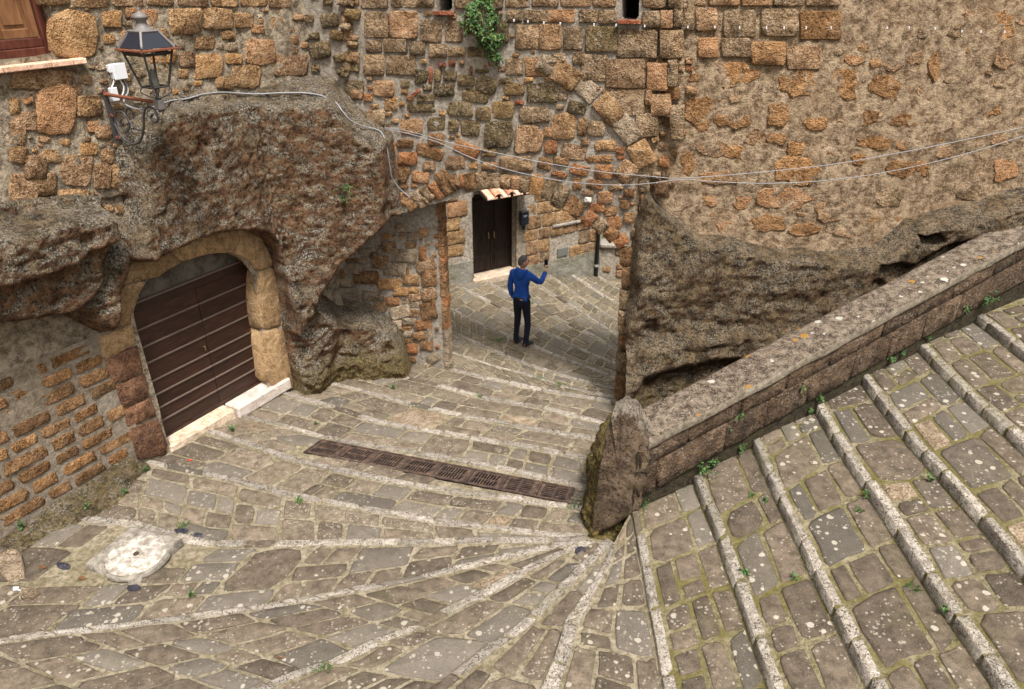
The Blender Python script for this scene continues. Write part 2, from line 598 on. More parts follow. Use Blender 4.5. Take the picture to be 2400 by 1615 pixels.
mat_rock('rock_main', (0.085, 0.040, 0.020), (0.36, 0.20, 0.105), (0.07, 0.050, 0.029), (0.30, 0.22, 0.13), lichen=0.9, moss=0.75, moss_z=(0.45, 1.05), up=(-0.12, 0.22), licol=(0.52, 0.48, 0.41))
mat_rock('rock_dark', (0.06, 0.034, 0.018), (0.26, 0.155, 0.078), (0.06, 0.042, 0.024), (0.29, 0.20, 0.11), lichen=0.6, licol=(0.46, 0.41, 0.33), moss=0.4, moss_z=(0.3, 1.0), up=(-0.25, 0.1))
mat_rock('rock_mossy', (0.04, 0.034, 0.014), (0.15, 0.12, 0.05), (0.035, 0.034, 0.012), (0.17, 0.15, 0.06), lichen=0.4, moss=0.9, moss_z=(1.3, 2.2), yellow=0.5)
mat_paver('paver_lane', (0.080, 0.059, 0.040), (0.185, 0.144, 0.102), spots=0.4, fine=0.6, moss=0.08, spotcol=(0.40, 0.35, 0.28))
mat_paver('paver_far', (0.09, 0.068, 0.042), (0.205, 0.165, 0.11), spots=0.3, fine=0.7, moss=0.06, spotcol=(0.40, 0.35, 0.28))
mat_paver('paver_turn', (0.068, 0.050, 0.034), (0.155, 0.119, 0.085), spots=0.85, fine=0.55, moss=0.10, scale=14, spotcol=(0.37, 0.325, 0.26))
mat_paver('paver_stair', (0.064, 0.047, 0.032), (0.148, 0.113, 0.080), spots=0.9, fine=0.55, moss=0.12, scale=12, spotcol=(0.38, 0.335, 0.27))
mat_nosing('travertine')
k = N('coping_stone')
cg = k.noise(11, 6, 0.8)
cc = k.ramp(cg, [(0.40, (0.055, 0.038, 0.025)), (0.50, (0.17, 0.125, 0.085)), (0.60, (0.33, 0.26, 0.19))])
cc = k.mix(k.math('MULTIPLY', k.step(k.noise(60, 3, 0.7), 0.55, 0.62), 0.65), cc, (0.48, 0.42, 0.35))
vv = k.new('ShaderNodeTexVoronoi'); vv.inputs['Scale'].default_value = 8.5
vw = k.new('ShaderNodeVectorMath'); vw.operation = 'ADD'
vn = k.new('ShaderNodeTexNoise'); vn.inputs['Scale'].default_value = 30; vn.inputs['Detail'].default_value = 3
vs = k.new('ShaderNodeVectorMath'); vs.operation = 'SCALE'; vs.inputs['Scale'].default_value = 0.05
k.con(k.pos(), vn.inputs['Vector']); k.con(vn.outputs['Color'], vs.inputs[0]); k.con(k.pos(), vw.inputs[0]); k.con(vs.outputs[0], vw.inputs[1]); k.con(vw.outputs[0], vv.inputs['Vector'])
vsep = k.new('ShaderNodeSeparateXYZ'); k.con(vv.outputs['Color'], vsep.inputs[0])
vr = k.math('MULTIPLY', k.math('POWER', vsep.outputs[0], 4.0), 0.42)
vd = k.step(k.math('SUBTRACT', vr, vv.outputs['Distance']), 0.0, 0.05)
cc = k.mix(vd, cc, k.mix(k.step(vsep.outputs[2], 0.80, 0.82), (0.62, 0.58, 0.51), (0.45, 0.23, 0.05)))
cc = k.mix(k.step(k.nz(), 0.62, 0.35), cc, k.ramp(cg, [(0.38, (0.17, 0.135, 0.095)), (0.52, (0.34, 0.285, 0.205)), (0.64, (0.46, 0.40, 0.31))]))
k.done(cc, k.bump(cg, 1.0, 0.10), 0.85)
mat_plain('earth', (0.10, 0.08, 0.05), 0.95, 0.1, var=0.4, scale=6)

# ------------------------------------------------------------------ stone builder


def outline(n, ex=3.0, jit=0.08):
    """rounded irregular outline in [-1,1]^2"""
    pts = []
    ph = random.uniform(0, 1)
    for k in range(n):
        t = 2 * math.pi * (k + ph * 0.6 + random.uniform(-0.18, 0.18)) / n
        c, s = math.cos(t), math.sin(t)
        r = (abs(c) ** ex + abs(s) ** ex) ** (-1 / ex)
        r *= 1 + random.uniform(-jit, jit * 0.6)
        pts.append((c * r, s * r))
    return pts


def rect_outline(r=0.16, jit=0.05, asp=1.0):
    """squared outline with nicked corners: two points a corner and one in the middle of each side"""
    pts = []
    for k, (sx, sy) in enumerate(((1, -1), (1, 1), (-1, 1), (-1, -1))):
        rx = r * random.uniform(0.5, 1.6) * min(1.0, asp if asp < 1 else 1.0)
        ry = r * random.uniform(0.5, 1.6) * min(1.0, 1 / asp if asp > 1 else 1.0)
        jx, jy = random.uniform(-jit, jit * 0.4), random.uniform(-jit, jit * 0.4)
        a = (sx * (1 + jx), sy * (1 - ry + jy))
        b = (sx * (1 - rx + jx), sy * (1 + jy))
        pts += [a, b] if k % 2 else [b, a]
        m = random.uniform(-0.35, 0.35)
        w = 1 + random.uniform(-jit, jit * 0.7)
        pts.append(((w, m), (m, w), (-w, m), (m, -w))[(k) % 4])
    # order by angle
    pts.sort(key=lambda p: math.atan2(p[1], p[0]))
    return pts


def stone_from_ring(name, ring, nrm, proud, back, mat, parent, inner=0.80, rough=0.25, edge=0.78, kind=None, smooth=True):
    """ring: outline points on a surface, nrm: outward; grows a low, uneven, bevelled stone"""
    ring = np.asarray(ring, float)
    n = len(ring)
    c = ring.mean(axis=0)
    nrm = np.asarray(nrm, float)
    nr = nrm if nrm.ndim == 1 else nrm
    R0 = c + (ring - c) * 1.02 - nr * back
    R1 = ring + np.outer(proud * (edge + RNG.uniform(-0.2, 0.2, n) * rough), nr)
    R2 = c + (ring - c) * (inner + RNG.uniform(-0.05, 0.04, (n, 1))) + np.outer(proud * (1 + RNG.uniform(-1, 1, n) * rough), nr)
    C = c + nr * proud * (1 + random.uniform(-1, 1) * rough) + (ring[0] - c) * random.uniform(-0.2, 0.2)
    V = np.vstack([R0, R1, R2, [C]])
    F = []
    for k in range(n):
        j = (k + 1) % n
        F.append((k, j, n + j, n + k))
        F.append((n + k, n + j, 2 * n + j, 2 * n + k))
        F.append((2 * n + k, 2 * n + j, 3 * n))
    # orientation check
    a, b, cc = R2[0], R2[1], C
    if np.dot(np.cross(b - a, cc - a), nr) < 0:
        F = [tuple(reversed(f)) for f in F]
    return mesh_obj(name, V, F, mat, parent, smooth, kind)


def px_stone(u, v, w, h, plane, mat, parent, rot=0.0, proud=0.03, name='stone', n=10, ex=3.2, jit=0.09, back=0.05, rough=0.4, inner=0.92, grow=1.06):
    """a stone on a wall plane, its outline given in photo pixels"""
    p, nn = plane
    cr, sr = math.cos(math.radians(rot)), math.sin(math.radians(rot))
    ring = []
    shape = outline(n, ex, jit) if ex < 2.8 else rect_outline(0.42 / ex * 1.6, jit * 0.9, h / w)
    for a, b in shape:
        x, y = a * w / 2 * grow, b * h / 2 * grow
        ring.append(onplane(u + x * cr - y * sr, v + x * sr + y * cr, p, nn))
    return stone_from_ring(name, ring, nn, proud, back, mat, parent, rough=rough, inner=inner)


def poly_stone(pts, plane, mat, parent, proud=0.03, name='stone', back=0.3, sub=2, jit=2.0, inner=0.88, rough=0.2):
    """a stone whose corner points (photo pixels) were read off the photograph"""
    p, nn = plane
    ring = []
    m = len(pts)
    for i in range(m):
        x0, y0 = pts[i]; x1, y1 = pts[(i + 1) % m]
        for k in range(sub):
            t = (k + (0.0 if k else 0.12)) / sub
            ring.append(onplane(x0 + (x1 - x0) * t + random.uniform(-jit, jit), y0 + (y1 - y0) * t + random.uniform(-jit, jit), p, nn))
    return stone_from_ring(name, ring, nn, proud, back, mat, parent, inner=inner, rough=rough, edge=0.6)


# ------------------------------------------------------------------ curtain walls


def resample(path, res):
    path = np.asarray(path, float)
    seg = np.linalg.norm(np.diff(path, axis=0), axis=1)
    L = np.concatenate([[0], np.cumsum(seg)])
    n = max(2, int(L[-1] / res) + 1)
    s = np.linspace(0, L[-1], n)
    return np.stack([np.interp(s, L, path[:, k]) for k in range(path.shape[1])], 1), s


def curtain(name, path, z0, z1, res, mat, disp=None, keep=None, holes=(), parent=None, kind=None, smoothn=0, bvh=True, flip=False):
    """a vertical sheet above a plan path, pushed out along its normal by disp(P, n, u, v, s)"""
    C, s = resample(path, res)
    n = len(C)
    T = np.gradient(C, axis=0)
    T /= np.linalg.norm(T, axis=1)[:, None]
    for _ in range(smoothn):
        T[1:-1] = (T[:-2] + T[1:-1] * 2 + T[2:]) / 4
        T /= np.linalg.norm(T, axis=1)[:, None]
    Nn = np.stack([T[:, 1], -T[:, 0], np.zeros(n)], 1)
    zs = np.linspace(z0, z1, max(2, int((z1 - z0) / res) + 1))
    m = len(zs)
    P = np.zeros((n, m, 3))
    P[:, :, :2] = C[:, None, :]
    P[:, :, 2] = zs[None, :]
    S = np.repeat(s[:, None], m, 1)
    NN = np.repeat(Nn[:, None, :], m, 1)
    u, v = proj(P)
    ok = np.ones((n, m), bool)
    snap = np.zeros((n, m), bool)
    for poly in holes:                      # polygons in (s, z)
        sd_ = poly_sd(S, P[:, :, 2], poly)
        ins = sd_ > 0
        ok &= ~ins
        near = ins & (sd_ < res * 1.6)
        pa = np.asarray(poly, float)
        for i, j in zip(*np.nonzero(near)):
            q = np.array([S[i, j], P[i, j, 2]])
            best, bp = 1e9, None
            for k in range(len(pa)):
                a, b = pa[k], pa[(k + 1) % len(pa)]
                e = b - a
                t = min(1, max(0, np.dot(q - a, e) / (np.dot(e, e) + 1e-12)))
                w = a + e * t
                dd = np.dot(q - w, q - w)
                if dd < best:
                    best, bp = dd, w
            ds = bp[0] - q[0]
            P[i, j, :2] += T[i] * ds
            P[i, j, 2] = bp[1]
            snap[i, j] = True
    D = disp(P, NN, u, v, S) if disp is not None else 0.0
    D = np.where(snap, 0.0, D) if disp is not None else D
    P = P + NN * (D[..., None] if disp is not None else 0)
    if keep is not None:
        ok &= keep(P, u, v, D)
    good = ok | snap
    q4 = [good[:-1, :-1], good[1:, :-1], good[1:, 1:], good[:-1, 1:]]
    o4 = [ok[:-1, :-1], ok[1:, :-1], ok[1:, 1:], ok[:-1, 1:]]
    fm = q4[0] & q4[1] & q4[2] & q4[3] & (o4[0] | o4[1] | o4[2] | o4[3])
    fi, fj = np.nonzero(fm)
    G = np.stack([fi * m + fj, (fi + 1) * m + fj, (fi + 1) * m + fj + 1, fi * m + fj + 1], 1)
    uq, inv = np.unique(G.ravel(), return_inverse=True)
    V = P.reshape(-1, 3)[uq]
    F = inv.reshape(-1, 4)
    return mesh_obj(name, V, F, mat, parent, True, kind, bvh=bvh)


# ------------------------------------------------------------------ plan of the place
GP = np.array([-4.65, 8.03, 0.0])                       # gate leaf, lower left corner (plan)
dL = np.array([0.5075, 0.8616, 0.0]); nL = np.array([0.8616, -0.5075, 0.0])
PLp = GP + nL * 0.22                                    # face of the left wall
JR = np.array([1.62, 9.45, 0.0])                        # right jamb of the archway
dA = np.array([2.72, -0.80, 0.0]); dA /= np.linalg.norm(dA); nA = np.array([dA[1], -dA[0], 0.0])
dB = np.array([1.0, 0.025, 0.0]); dB /= np.linalg.norm(dB); nB = np.array([dB[1], -dB[0], 0.0])
PL, PA, PB = (PLp, nL), (JR, nA), (JR, nB)
# corner of the left wall and the arch wall
mA = np.array([[dL[0], -dA[0]], [dL[1], -dA[1]]])
sL, sA = np.linalg.solve(mA, (JR - PLp)[:2])
CORNER = PLp + dL * sL
PP = (JR - nA * 0.30, nA)                               # infill panel under the arch, set back


def sz(u, v, plane, o, d):
    q = onplane(u, v, *plane)
    return (float(np.dot(q - o, d)), float(q[2]))

# ------------------------------------------------------------------ ground: stepped ways
exec_nos = None
NOS = [
    ("S6", 2.12, [(2292, 738), (2377, 810)]),
    ("S5", 1.93, [(2154, 803), (2247, 903), (2316, 972), (2377, 1010)]),
    ("S4", 1.75, [(2027, 886), (2089, 979), (2143, 1040), (2223, 1124), (2289, 1194), (2377, 1297)]),
    ("S3", 1.56, [(1924, 932), (1959, 1040), (2022, 1124), (2069, 1187), (2132, 1275), (2187, 1370), (2278, 1491), (2333, 1572)]),
    ("S2", 1.37, [(1777, 1032), (1827, 1165), (1879, 1267), (1919, 1370), (1967, 1443), (2014, 1528), (2051, 1590)]),
    ("S1", 1.18, [(1622, 1121), (1677, 1234), (1714, 1333), (1747, 1425), (1783, 1517), (1805, 1579)]),
    ("S0", 1.0, [(1497, 1205), (1508, 1297), (1522, 1407), (1541, 1517), (1548, 1590)]),
    ("F0", .92, [(1442, 1267), (1401, 1352), (1328, 1454), (1306, 1535), (1280, 1590)]),
    ("F1", .86, [(1425, 1262), (1390, 1300), (1295, 1388), (1218, 1465), (1093, 1553), (1049, 1590)]),
    ("F2", .80, [(1383, 1262), (1229, 1330), (1141, 1381), (1068, 1414), (972, 1465), (859, 1506), (800, 1542), (671, 1583)]),
    ("F3", .73, [(1383, 1258), (1295, 1275), (1101, 1319), (961, 1352), (859, 1374), (748, 1397), (557, 1425), (370, 1451), (257, 1465), (121, 1480), (24, 1496)]),
    ("L8", .66, [(1377, 1255), (1281, 1263), (1106, 1260), (974, 1263), (680, 1269), (480, 1267), (345, 1228)]),
    ("L7", .59, [(1375, 1253), (1293, 1248), (1142, 1227), (1004, 1212), (854, 1188), (680, 1155), (528, 1115), (378, 1084)]),
    ("L6", .53, [(1329, 1182), (1202, 1164), (1088, 1149), (938, 1128), (860, 1113), (704, 1077), (525, 1018)]),
    ("L5", .48, [(1359, 1134), (1190, 1095), (1040, 1068), (860, 1041), (752, 1020), (680, 999)]),
    ("L4", .42, [(1365, 1068), (1293, 1053), (1130, 1026), (968, 1002), (878, 981), (770, 948)]),
    ("L3", .35, [(1370, 1020), (1184, 990), (1052, 966), (897, 925)]),
    ("L2", .28, [(1395, 984), (1272, 954), (1136, 930), (995, 893)]),
    ("L1", .21, [(1434, 938), (1269, 912), (1175, 890), (1064, 864)]),
    ("M1", .16, [(1440, 929), (1344, 913), (1258, 886), (1211, 870), (1143, 850), (1097, 836)]),
    ("M2", .10, [(1440, 911), (1351, 889), (1272, 864), (1189, 832), (1125, 805)]),
    ("M3", .03, [(1442, 884), (1380, 861), (1308, 835), (1243, 803), (1175, 778), (1114, 752), (1060, 724)]),
    ("M4", -.05, [(1449, 853), (1373, 821), (1308, 788), (1251, 760), (1200, 731), (1125, 693)]),
    ("M5", -.15, [(1451, 826), (1416, 799), (1366, 774), (1297, 738), (1243, 704), (1189, 684)]),
    ("M6", -.27, [(1445, 785), (1380, 742), (1326, 707), (1272, 671)]),
    ("M7", -.40, [(1452, 754), (1380, 709), (1315, 662)]),
    ("M8", -.55, [(1458, 716), (1375, 664)]),
    ("M9", -.72, [(1465, 686), (1425, 661)]),
]
EXT = {'S': (0.12, 1.8), 'F': (0.0, 1.6), 'L': (0.45, 0.9), 'M': (1.0, 2.4)}
LINES = []
for nm, z, pp in NOS:
    W = np.array([onz(a, b, z) for a, b in pp])
    e0, e1 = EXT[nm[0]]
    if nm in ('L8', 'L7'):
        e0 = 0.0
    if nm == 'F3':
        e1 = 1.2
    if nm in ('M6', 'M7', 'M8', 'M9'):
        e1 = 1.6
    if nm in ('M1', 'M2', 'L1', 'L2'):
        e0 = 0.25
    d0 = W[0] - W[1]; d0 /= np.linalg.norm(d0)
    d1 = W[-1] - W[max(-3, -len(W))]; d1 /= np.linalg.norm(d1)
    if nm[0] == 'S':
        xm = float(np.median(W[:, 0]))
        W[:, 0] = xm + (W[:, 0] - xm) * 0.35
        d0 = np.array([0, 1.0, 0]); d1 = np.array([0, -1.0, 0])
        e1 = max(0.3, W[-1][1] - 1.6)
    W = np.vstack([W[0] + d0 * e0, W, W[-1] + d1 * e1]) if e0 > 0 else np.vstack([W, W[-1] + d1 * e1])
    LINES.append([nm, z, W])
top = LINES[0][2]
for k in (1, 2, 3):
    LINES.insert(0, ['S%d' % (6 + k), 2.12 + 0.19 * k, top + np.array([0.95 * k, 0.30 * k, 0.19 * k])])
last = LINES[-1][2]
for k in (1, 2, 3):
    LINES.append(['M%d' % (9 + k), -.72 - 0.17 * k, last + np.array([0.55 * k, 0.75 * k, -0.17 * k])])

NA = 160


def rs(W, n=NA):
    seg = np.linalg.norm(np.diff(W, axis=0), axis=1)
    L = np.concatenate([[0], np.cumsum(seg)])
    s = np.linspace(0, L[-1], n)
    Q = np.stack([np.interp(s, L, W[:, k]) for k in range(3)], 1)
    for _ in range(3):
        Q[1:-1] = (Q[:-2] + 2 * Q[1:-1] + Q[2:]) / 4
    return Q


for l in LINES:
    l.append(rs(l[2]))


class Tread:
    def __init__(self, up, lo):
        self.A, self.B = up[3], lo[3]
        self.name = up[0] + '>' + lo[0]
        drop = up[1] - lo[1]
        self.riser = 0.55 * drop if up[0][0] == 'S' else 0.5 * drop
        self.W = np.linalg.norm(self.A[:, :2] - self.B[:, :2], axis=1)
        self.L = np.linalg.norm(np.diff((self.A + self.B) / 2, axis=0), axis=1).sum()

    def at(self, a, b):
        x = np.clip(a, 0, 1) * (NA - 1)
        i = np.minimum(np.floor(x).astype(int), NA - 2)
        f = (x - i)[..., None]
        PA_ = self.A[i] * (1 - f) + self.A[i + 1] * f
        PB_ = self.B[i] * (1 - f) + self.B[i + 1] * f
        PA_ = PA_ - np.array([0, 0, self.riser])
        b = np.asarray(b)[..., None]
        P = PA_ * (1 - b) + PB_ * b
        P[..., 2] += 0.016 * fbm(P * np.array([1, 1, 0]), 1.1, 2)
        return P

    def width(self, a):
        return float(np.interp(a, np.linspace(0, 1, NA), self.W))


TREADS = [Tread(LINES[i], LINES[i + 1]) for i in range(len(LINES) - 1)]
SECT = {}


def section(nm):
    u = nm.split('>')[0]
    if u[0] == 'S' and u != 'S0':
        return 'stair_flight'
    if u in ('S0', 'F0', 'F1', 'F2', 'F3'):
        return 'turning_steps'
    if u[0] == 'L' and u != 'L1':
        return 'lane'
    return 'far_lane'


PAV = {'stair_flight': 'paver_stair', 'turning_steps': 'paver_turn', 'lane': 'paver_lane', 'far_lane': 'paver_far'}
JNT = {'stair_flight': 'joint_stair', 'turning_steps': 'joint_sand', 'lane': 'joint_sand', 'far_lane': 'joint_sand'}

# drain between L6 and L5: corner points
GZ = 0.512
gTL, gBL, gTR, gBR = (onz(a, b, GZ) for a, b in ((753, 1030), (710, 1060), (1348, 1144), (1335, 1180)))
GQ = [tuple(p[:2]) for p in (gTL, gTR, gBR, gBL)]
MH = [onz(a, b, 0.70) for a, b in ((310, 1243), (428, 1272), (318, 1369), (203, 1330))]   # manhole frame corners
MHQ = [tuple(p[:2]) for p in MH]

sheets = {}
for t in TREADS:
    sec = section(t.name)
    mb = sheets.setdefault(sec, MB())
    na, nb = max(8, int(t.L / 0.07)), 9
    if t.name == 'L6>L5':
        na, nb = int(t.L / 0.025), 40
    aa, bb = np.meshgrid(np.linspace(0, 1, na), np.linspace(0, 1, nb), indexing='ij')
    P = t.at(aa, bb)
    P[..., 2] += 0.006 * fbm(P, 5.0, 3) - 0.004
    P[:, -1, 2] -= 0.006
    Ptop = t.at(aa[:, :1], bb[:, :1])[:, 0]
    Rt = Ptop.copy(); Rt[:, 2] = t.A[np.clip((np.linspace(0, 1, na) * (NA - 1)).round().astype(int), 0, NA - 1)][:, 2] - 0.012
    V = np.vstack([P.reshape(-1, 3), Rt])
    F = []
    for i in range(na - 1):
        for j in range(nb - 1):
            q = (i * nb + j, i * nb + j + 1, (i + 1) * nb + j + 1, (i + 1) * nb + j)
            c = V[list(q)].mean(axis=0)
            if t.name == 'L6>L5' and poly_sd(c[0], c[1], GQ) > 0.004:
                continue
            F.append(q)
        F.append((i * nb, (i + 1) * nb, na * nb + i + 1, na * nb + i))
    mb.add(V, F)
for sec, mb in sheets.items():
    SECT[sec] = mb.build(sec, JNT[sec], smooth=True, kind='structure', origin=np.mean(mb.V, axis=0) * [1, 1, 0], bvh=True)


def in_view(c, margin=120):
    u, v = proj(c)
    return -margin < u < 2400 + margin and -margin < v < 1615 + margin


FOOT = []        # plan polygons that paving stones keep clear of
FOOT.append([(p[0], p[1]) for p in MH])


def paver(t, a0, a1, b0, b1, sec, proud=0.013, ex=5.0, mat=None):
    am, bm = (a0 + a1) / 2, (b0 + b1) / 2
    j = random.uniform(0.014, 0.027)
    La, Lb = (a1 - a0) * t.L, (b1 - b0) * t.width(am)
    ha, hb = (a1 - a0) / 2 - j / t.L, (b1 - b0) / 2 - j / max(t.width(am), 0.05)
    if ha * t.L < 0.03 or hb * t.width(am) < 0.025:
        return
    pts = rect_outline(random.choice((0.1, 0.16, 0.3)), 0.085, (hb * t.width(am)) / (ha * t.L))
    sk = random.uniform(-0.12, 0.12); tk = random.uniform(-0.08, 0.08)
    A = np.array([am + (x + sk * y) * ha for x, y in pts]); B = np.array([bm + (y + tk * x) * hb for x, y in pts])
    ring = t.at(A, B)
    c = ring.mean(axis=0)
    if not in_view(c):
        return
    for q in FOOT:
        if poly_sd(c[0], c[1], q) > -0.10:
            return
    if t.name == 'L6>L5' and poly_sd(c[0], c[1], GQ) > -0.05:
        return
    tilt = np.array([random.uniform(-0.03, 0.03), random.uniform(-0.03, 0.03), 1.0])
    tilt /= np.linalg.norm(tilt)
    m = mat or (random.choices([PAV[sec], 'tuff_pale'], [0.98, 0.02])[0])
    stone_from_ring('paving_stone', ring, tilt, proud * random.uniform(0.5, 1.2), 0.05, m, SECT[sec], inner=0.92, rough=0.22, edge=0.55)


NW = {'S': 0.095, 'F': 0.115, 'L': 0.10, 'M': 0.095}
for ti, t in enumerate(TREADS):
    sec = section(t.name)
    up, lo = t.name.split('>')
    nw = NW[lo[0]]
    a = random.uniform(0.0, 0.02)
    while a < 1.0:
        w = t.width(min(a + 0.15 / t.L, 1))
        avail = w - nw - 0.02
        if avail < 0.10:
            a += 0.08 / t.L
            continue
        bend = 1 - (nw + 0.012) / w
        b0 = 0.02
        ln = random.uniform(0.38, 0.78)
        k = random.random()
        near = sec in ('turning_steps',)
        if up == 'L6' and lo == 'L5':
            # tread carrying the drain: thin rows each side of the grate
            a1 = a + random.uniform(0.3, 0.5) / t.L
            if avail > 0.3:
                paver(t, a, a1, b0, b0 + (bend - b0) * 0.45, sec); paver(t, a, a1, b0 + (bend - b0) * 0.45, bend, sec)
            else:
                paver(t, a, a1, b0, bend, sec)
            a = a1
            continue
        rows = 1 if avail < 0.27 else 2 if avail < 0.66 else 3 if avail < 1.0 else 4
        if sec == 'far_lane':
            rows = max(1, min(2, rows)); ln = random.uniform(0.3, 0.55)
        a1 = a + ln / t.L
        if rows == 1:
            paver(t, a, a1, b0, bend, sec)
        elif k < 0.13 and avail < 0.62:
            paver(t, a, a1, b0, bend, sec)
        else:
            cuts = [0.0]
            for r_ in range(1, rows):
                cuts.append(r_ / rows + random.uniform(-0.13, 0.13) / rows * 1.6)
            cuts.append(1.0)
            if rows == 3 and random.random() < 0.3:
                cuts.pop(random.choice((1, 2)))
            for r_ in range(len(cuts) - 1):
                c0 = b0 + (bend - b0) * cuts[r_]; c1 = b0 + (bend - b0) * cuts[r_ + 1]
                if random.random() < (0.4 if (a1 - a) * t.L > 0.55 else 0.2):
                    am = a + (a1 - a) * random.uniform(0.36, 0.64)
                    paver(t, a, am, c0, c1, sec); paver(t, am, a1, c0, c1, sec)
                else:
                    paver(t, a, a1, c0, c1, sec)
        a = a1

# nosing stones along every step edge
for li, l in enumerate(LINES[1:]):
    nm, z, _, Q = l
    sec = section(TREADS[li].name)
    if nm == 'S0':
        sec = 'stair_flight'
    nw = NW[nm[0]]
    riser = TREADS[li + 1].riser if li + 1 < len(TREADS) else 0.06
    seg = np.linalg.norm(np.diff(Q, axis=0), axis=1)
    L = np.concatenate([[0], np.cumsum(seg)])
    up_l = LINES[li][3]
    s = random.uniform(0, 0.1)
    t = TREADS[li]
    while s < L[-1] - 0.1:
        ln = random.uniform(0.26, 0.62) * (1.15 if nm[0] == 'S' else 1.0)
        s1 = min(s + ln, L[-1])
        gap = random.uniform(0.006, 0.02)
        ring = []
        mid = (s + s1) / 2
        wv = nw * random.uniform(0.85, 1.15)
        if t.width(mid / L[-1]) < 0.05:
            s = s1
            continue
        fr = 11
        pts = rect_outline(0.10, 0.09, wv / (s1 - s))
        for x, y in pts:
            ss = mid + x * ((s1 - s) / 2 - gap)
            a = ss / L[-1]
            w = t.width(a)
            b = 1 - (0.5 - y * 0.5) * min(wv / max(w, 1e-3), 0.95) + 0.012 / max(w, 0.1)
            ring.append(t.at(np.array(a), np.array(b)))
        ring = np.array(ring)
        c = ring.mean(axis=0)
        if in_view(c):
            m = 'travertine' if random.random() < 0.93 else 'paver_turn'
            stone_from_ring('nosing_stone', ring, np.array([random.uniform(-.03, .03), random.uniform(-.03, .03), 1.0]), random.uniform(0.006, 0.020), riser + 0.05, m, SECT[sec], inner=0.88, rough=0.45, edge=0.6)
        s = s1

# terrain under and round everything
g = MB()
R = 900.0
g.add([(-R, -R, -2.2), (R, -R, -2.2), (R, R, -2.2), (-R, R, -2.2)], [(0, 1, 2, 3)])
g.build('ground', 'earth', kind='structure')

# ------------------------------------------------------------------ walls: mortar sheets
WALLTOP = 7.6
# openings, given in photo pixels on their wall planes
ARCH_PX = [(880, 520), (915, 506), (955, 495), (993, 485), (1037, 473), (1075, 460), (1110, 449), (1144, 443), (1179, 441), (1230, 448), (1268, 458), (1300, 476), (1337, 499), (1390, 526), (1437, 552), (1475, 579), (1472, 603), (1468, 672), (1455, 720), (1451, 827), (1440, 913), (1432, 990)]
GATE_PX = [(414, 1075), (385, 1010), (372, 950), (355, 890), (338, 830), (322, 775), (312, 735), (325, 690), (352, 645), (395, 610), (440, 592), (490, 585), (535, 588), (570, 610), (592, 645), (602, 700), (612, 790), (625, 890), (630, 950)]
oA = JR - dA * 6.0
oL = PLp - dL * 4.6
arch_hole = [sz(a, b, PA, oA, dA) for a, b in ARCH_PX]
arch_poly = arch_hole + [(arch_hole[-1][0], -1.5), (arch_hole[0][0] - 1.2, -1.5), (arch_hole[0][0] - 1.2, arch_hole[0][1] - 0.3)]
gate_hole = [sz(a, b, PL, oL, dL) for a, b in GATE_PX]
WIN_PX = [(-60, -120), (108, -120), (127, 122), (-60, 160)]
win_hole = [sz(a, b, PL, oL, dL) for a, b in WIN_PX]


SLITS = [[(1024, -40), (1060, -40), (1060, 29), (1024, 26)], [(1458, -25), (1499, -25), (1497, 49), (1456, 46)]]


def rub(amp=0.016, sc=3.0):
    return lambda P, n, u, v, s: amp * fbm(P, sc, 4, 0.6) + 0.35 * amp * fbm(P, sc * 6, 2)


def at_base(p):
    return (float(p[0]), float(p[1]), 0.0)

left_wall = thing('rubble_wall', 'tall rubble wall of orange stones at the left, behind the lantern', 'wall', at_base(PLp - dL * 1.5))
curtain('mortar', [oL[:2], CORNER[:2] + dL[:2] * 0.05], 0.2, WALLTOP, 0.05, 'mortar_rubble', rub(0.02), holes=[gate_hole, win_hole], parent=left_wall)
arch_wall = thing('arch_wall', 'wall of squared stones pierced by the wide archway', 'wall', at_base(JR))
curtain('mortar', [CORNER[:2] - dA[:2] * 0.05, JR[:2]], -0.2, WALLTOP, 0.05, 'mortar_arch', rub(0.016), holes=[[(a - (np.dot(CORNER - dA * 0.05 - oA, dA)), b) for a, b in hp_] for hp_ in [arch_poly] + [[sz(a, b, PA, oA, dA) for a, b in w_] for w_ in SLITS]], parent=arch_wall)
# underside of the arch
AW = 0.62
q0 = [onplane(a, b, *PA) for a, b in ARCH_PX]
mb = MB()
Q = []
for i in range(len(q0) - 1):
    for k in range(3):
        Q.append(q0[i] + (q0[i + 1] - q0[i]) * k / 3)
Q.append(q0[-1]); Q.append(np.array([q0[-1][0], q0[-1][1], -0.6]))
nd = 8
Vs = []
for i, p in enumerate(Q):
    for j in range(nd):
        w = p - nA * AW * j / (nd - 1)
        Vs.append(w + (0 if j == 0 else 1) * np.array([0, 0, 0.02]) * float(fbm(w[None], 4.0, 3)[0]))
Fs = [(i * nd + j, i * nd + j + 1, (i + 1) * nd + j + 1, (i + 1) * nd + j) for i in range(len(Q) - 1) for j in range(nd - 1)]
mesh_obj('soffit', Vs, Fs, 'tuff_arch', arch_wall)
right_wall = thing('rendered_wall', 'high wall of worn sandy render with orange stones showing through, right of the archway', 'wall', at_base(JR + dB * 3))
curtain('render', [JR[:2], JR[:2] + dB[:2] * 8.5], 0.0, WALLTOP, 0.05, 'render_mottled', rub(0.022), parent=right_wall)
# back of the arch wall
mb = MB()

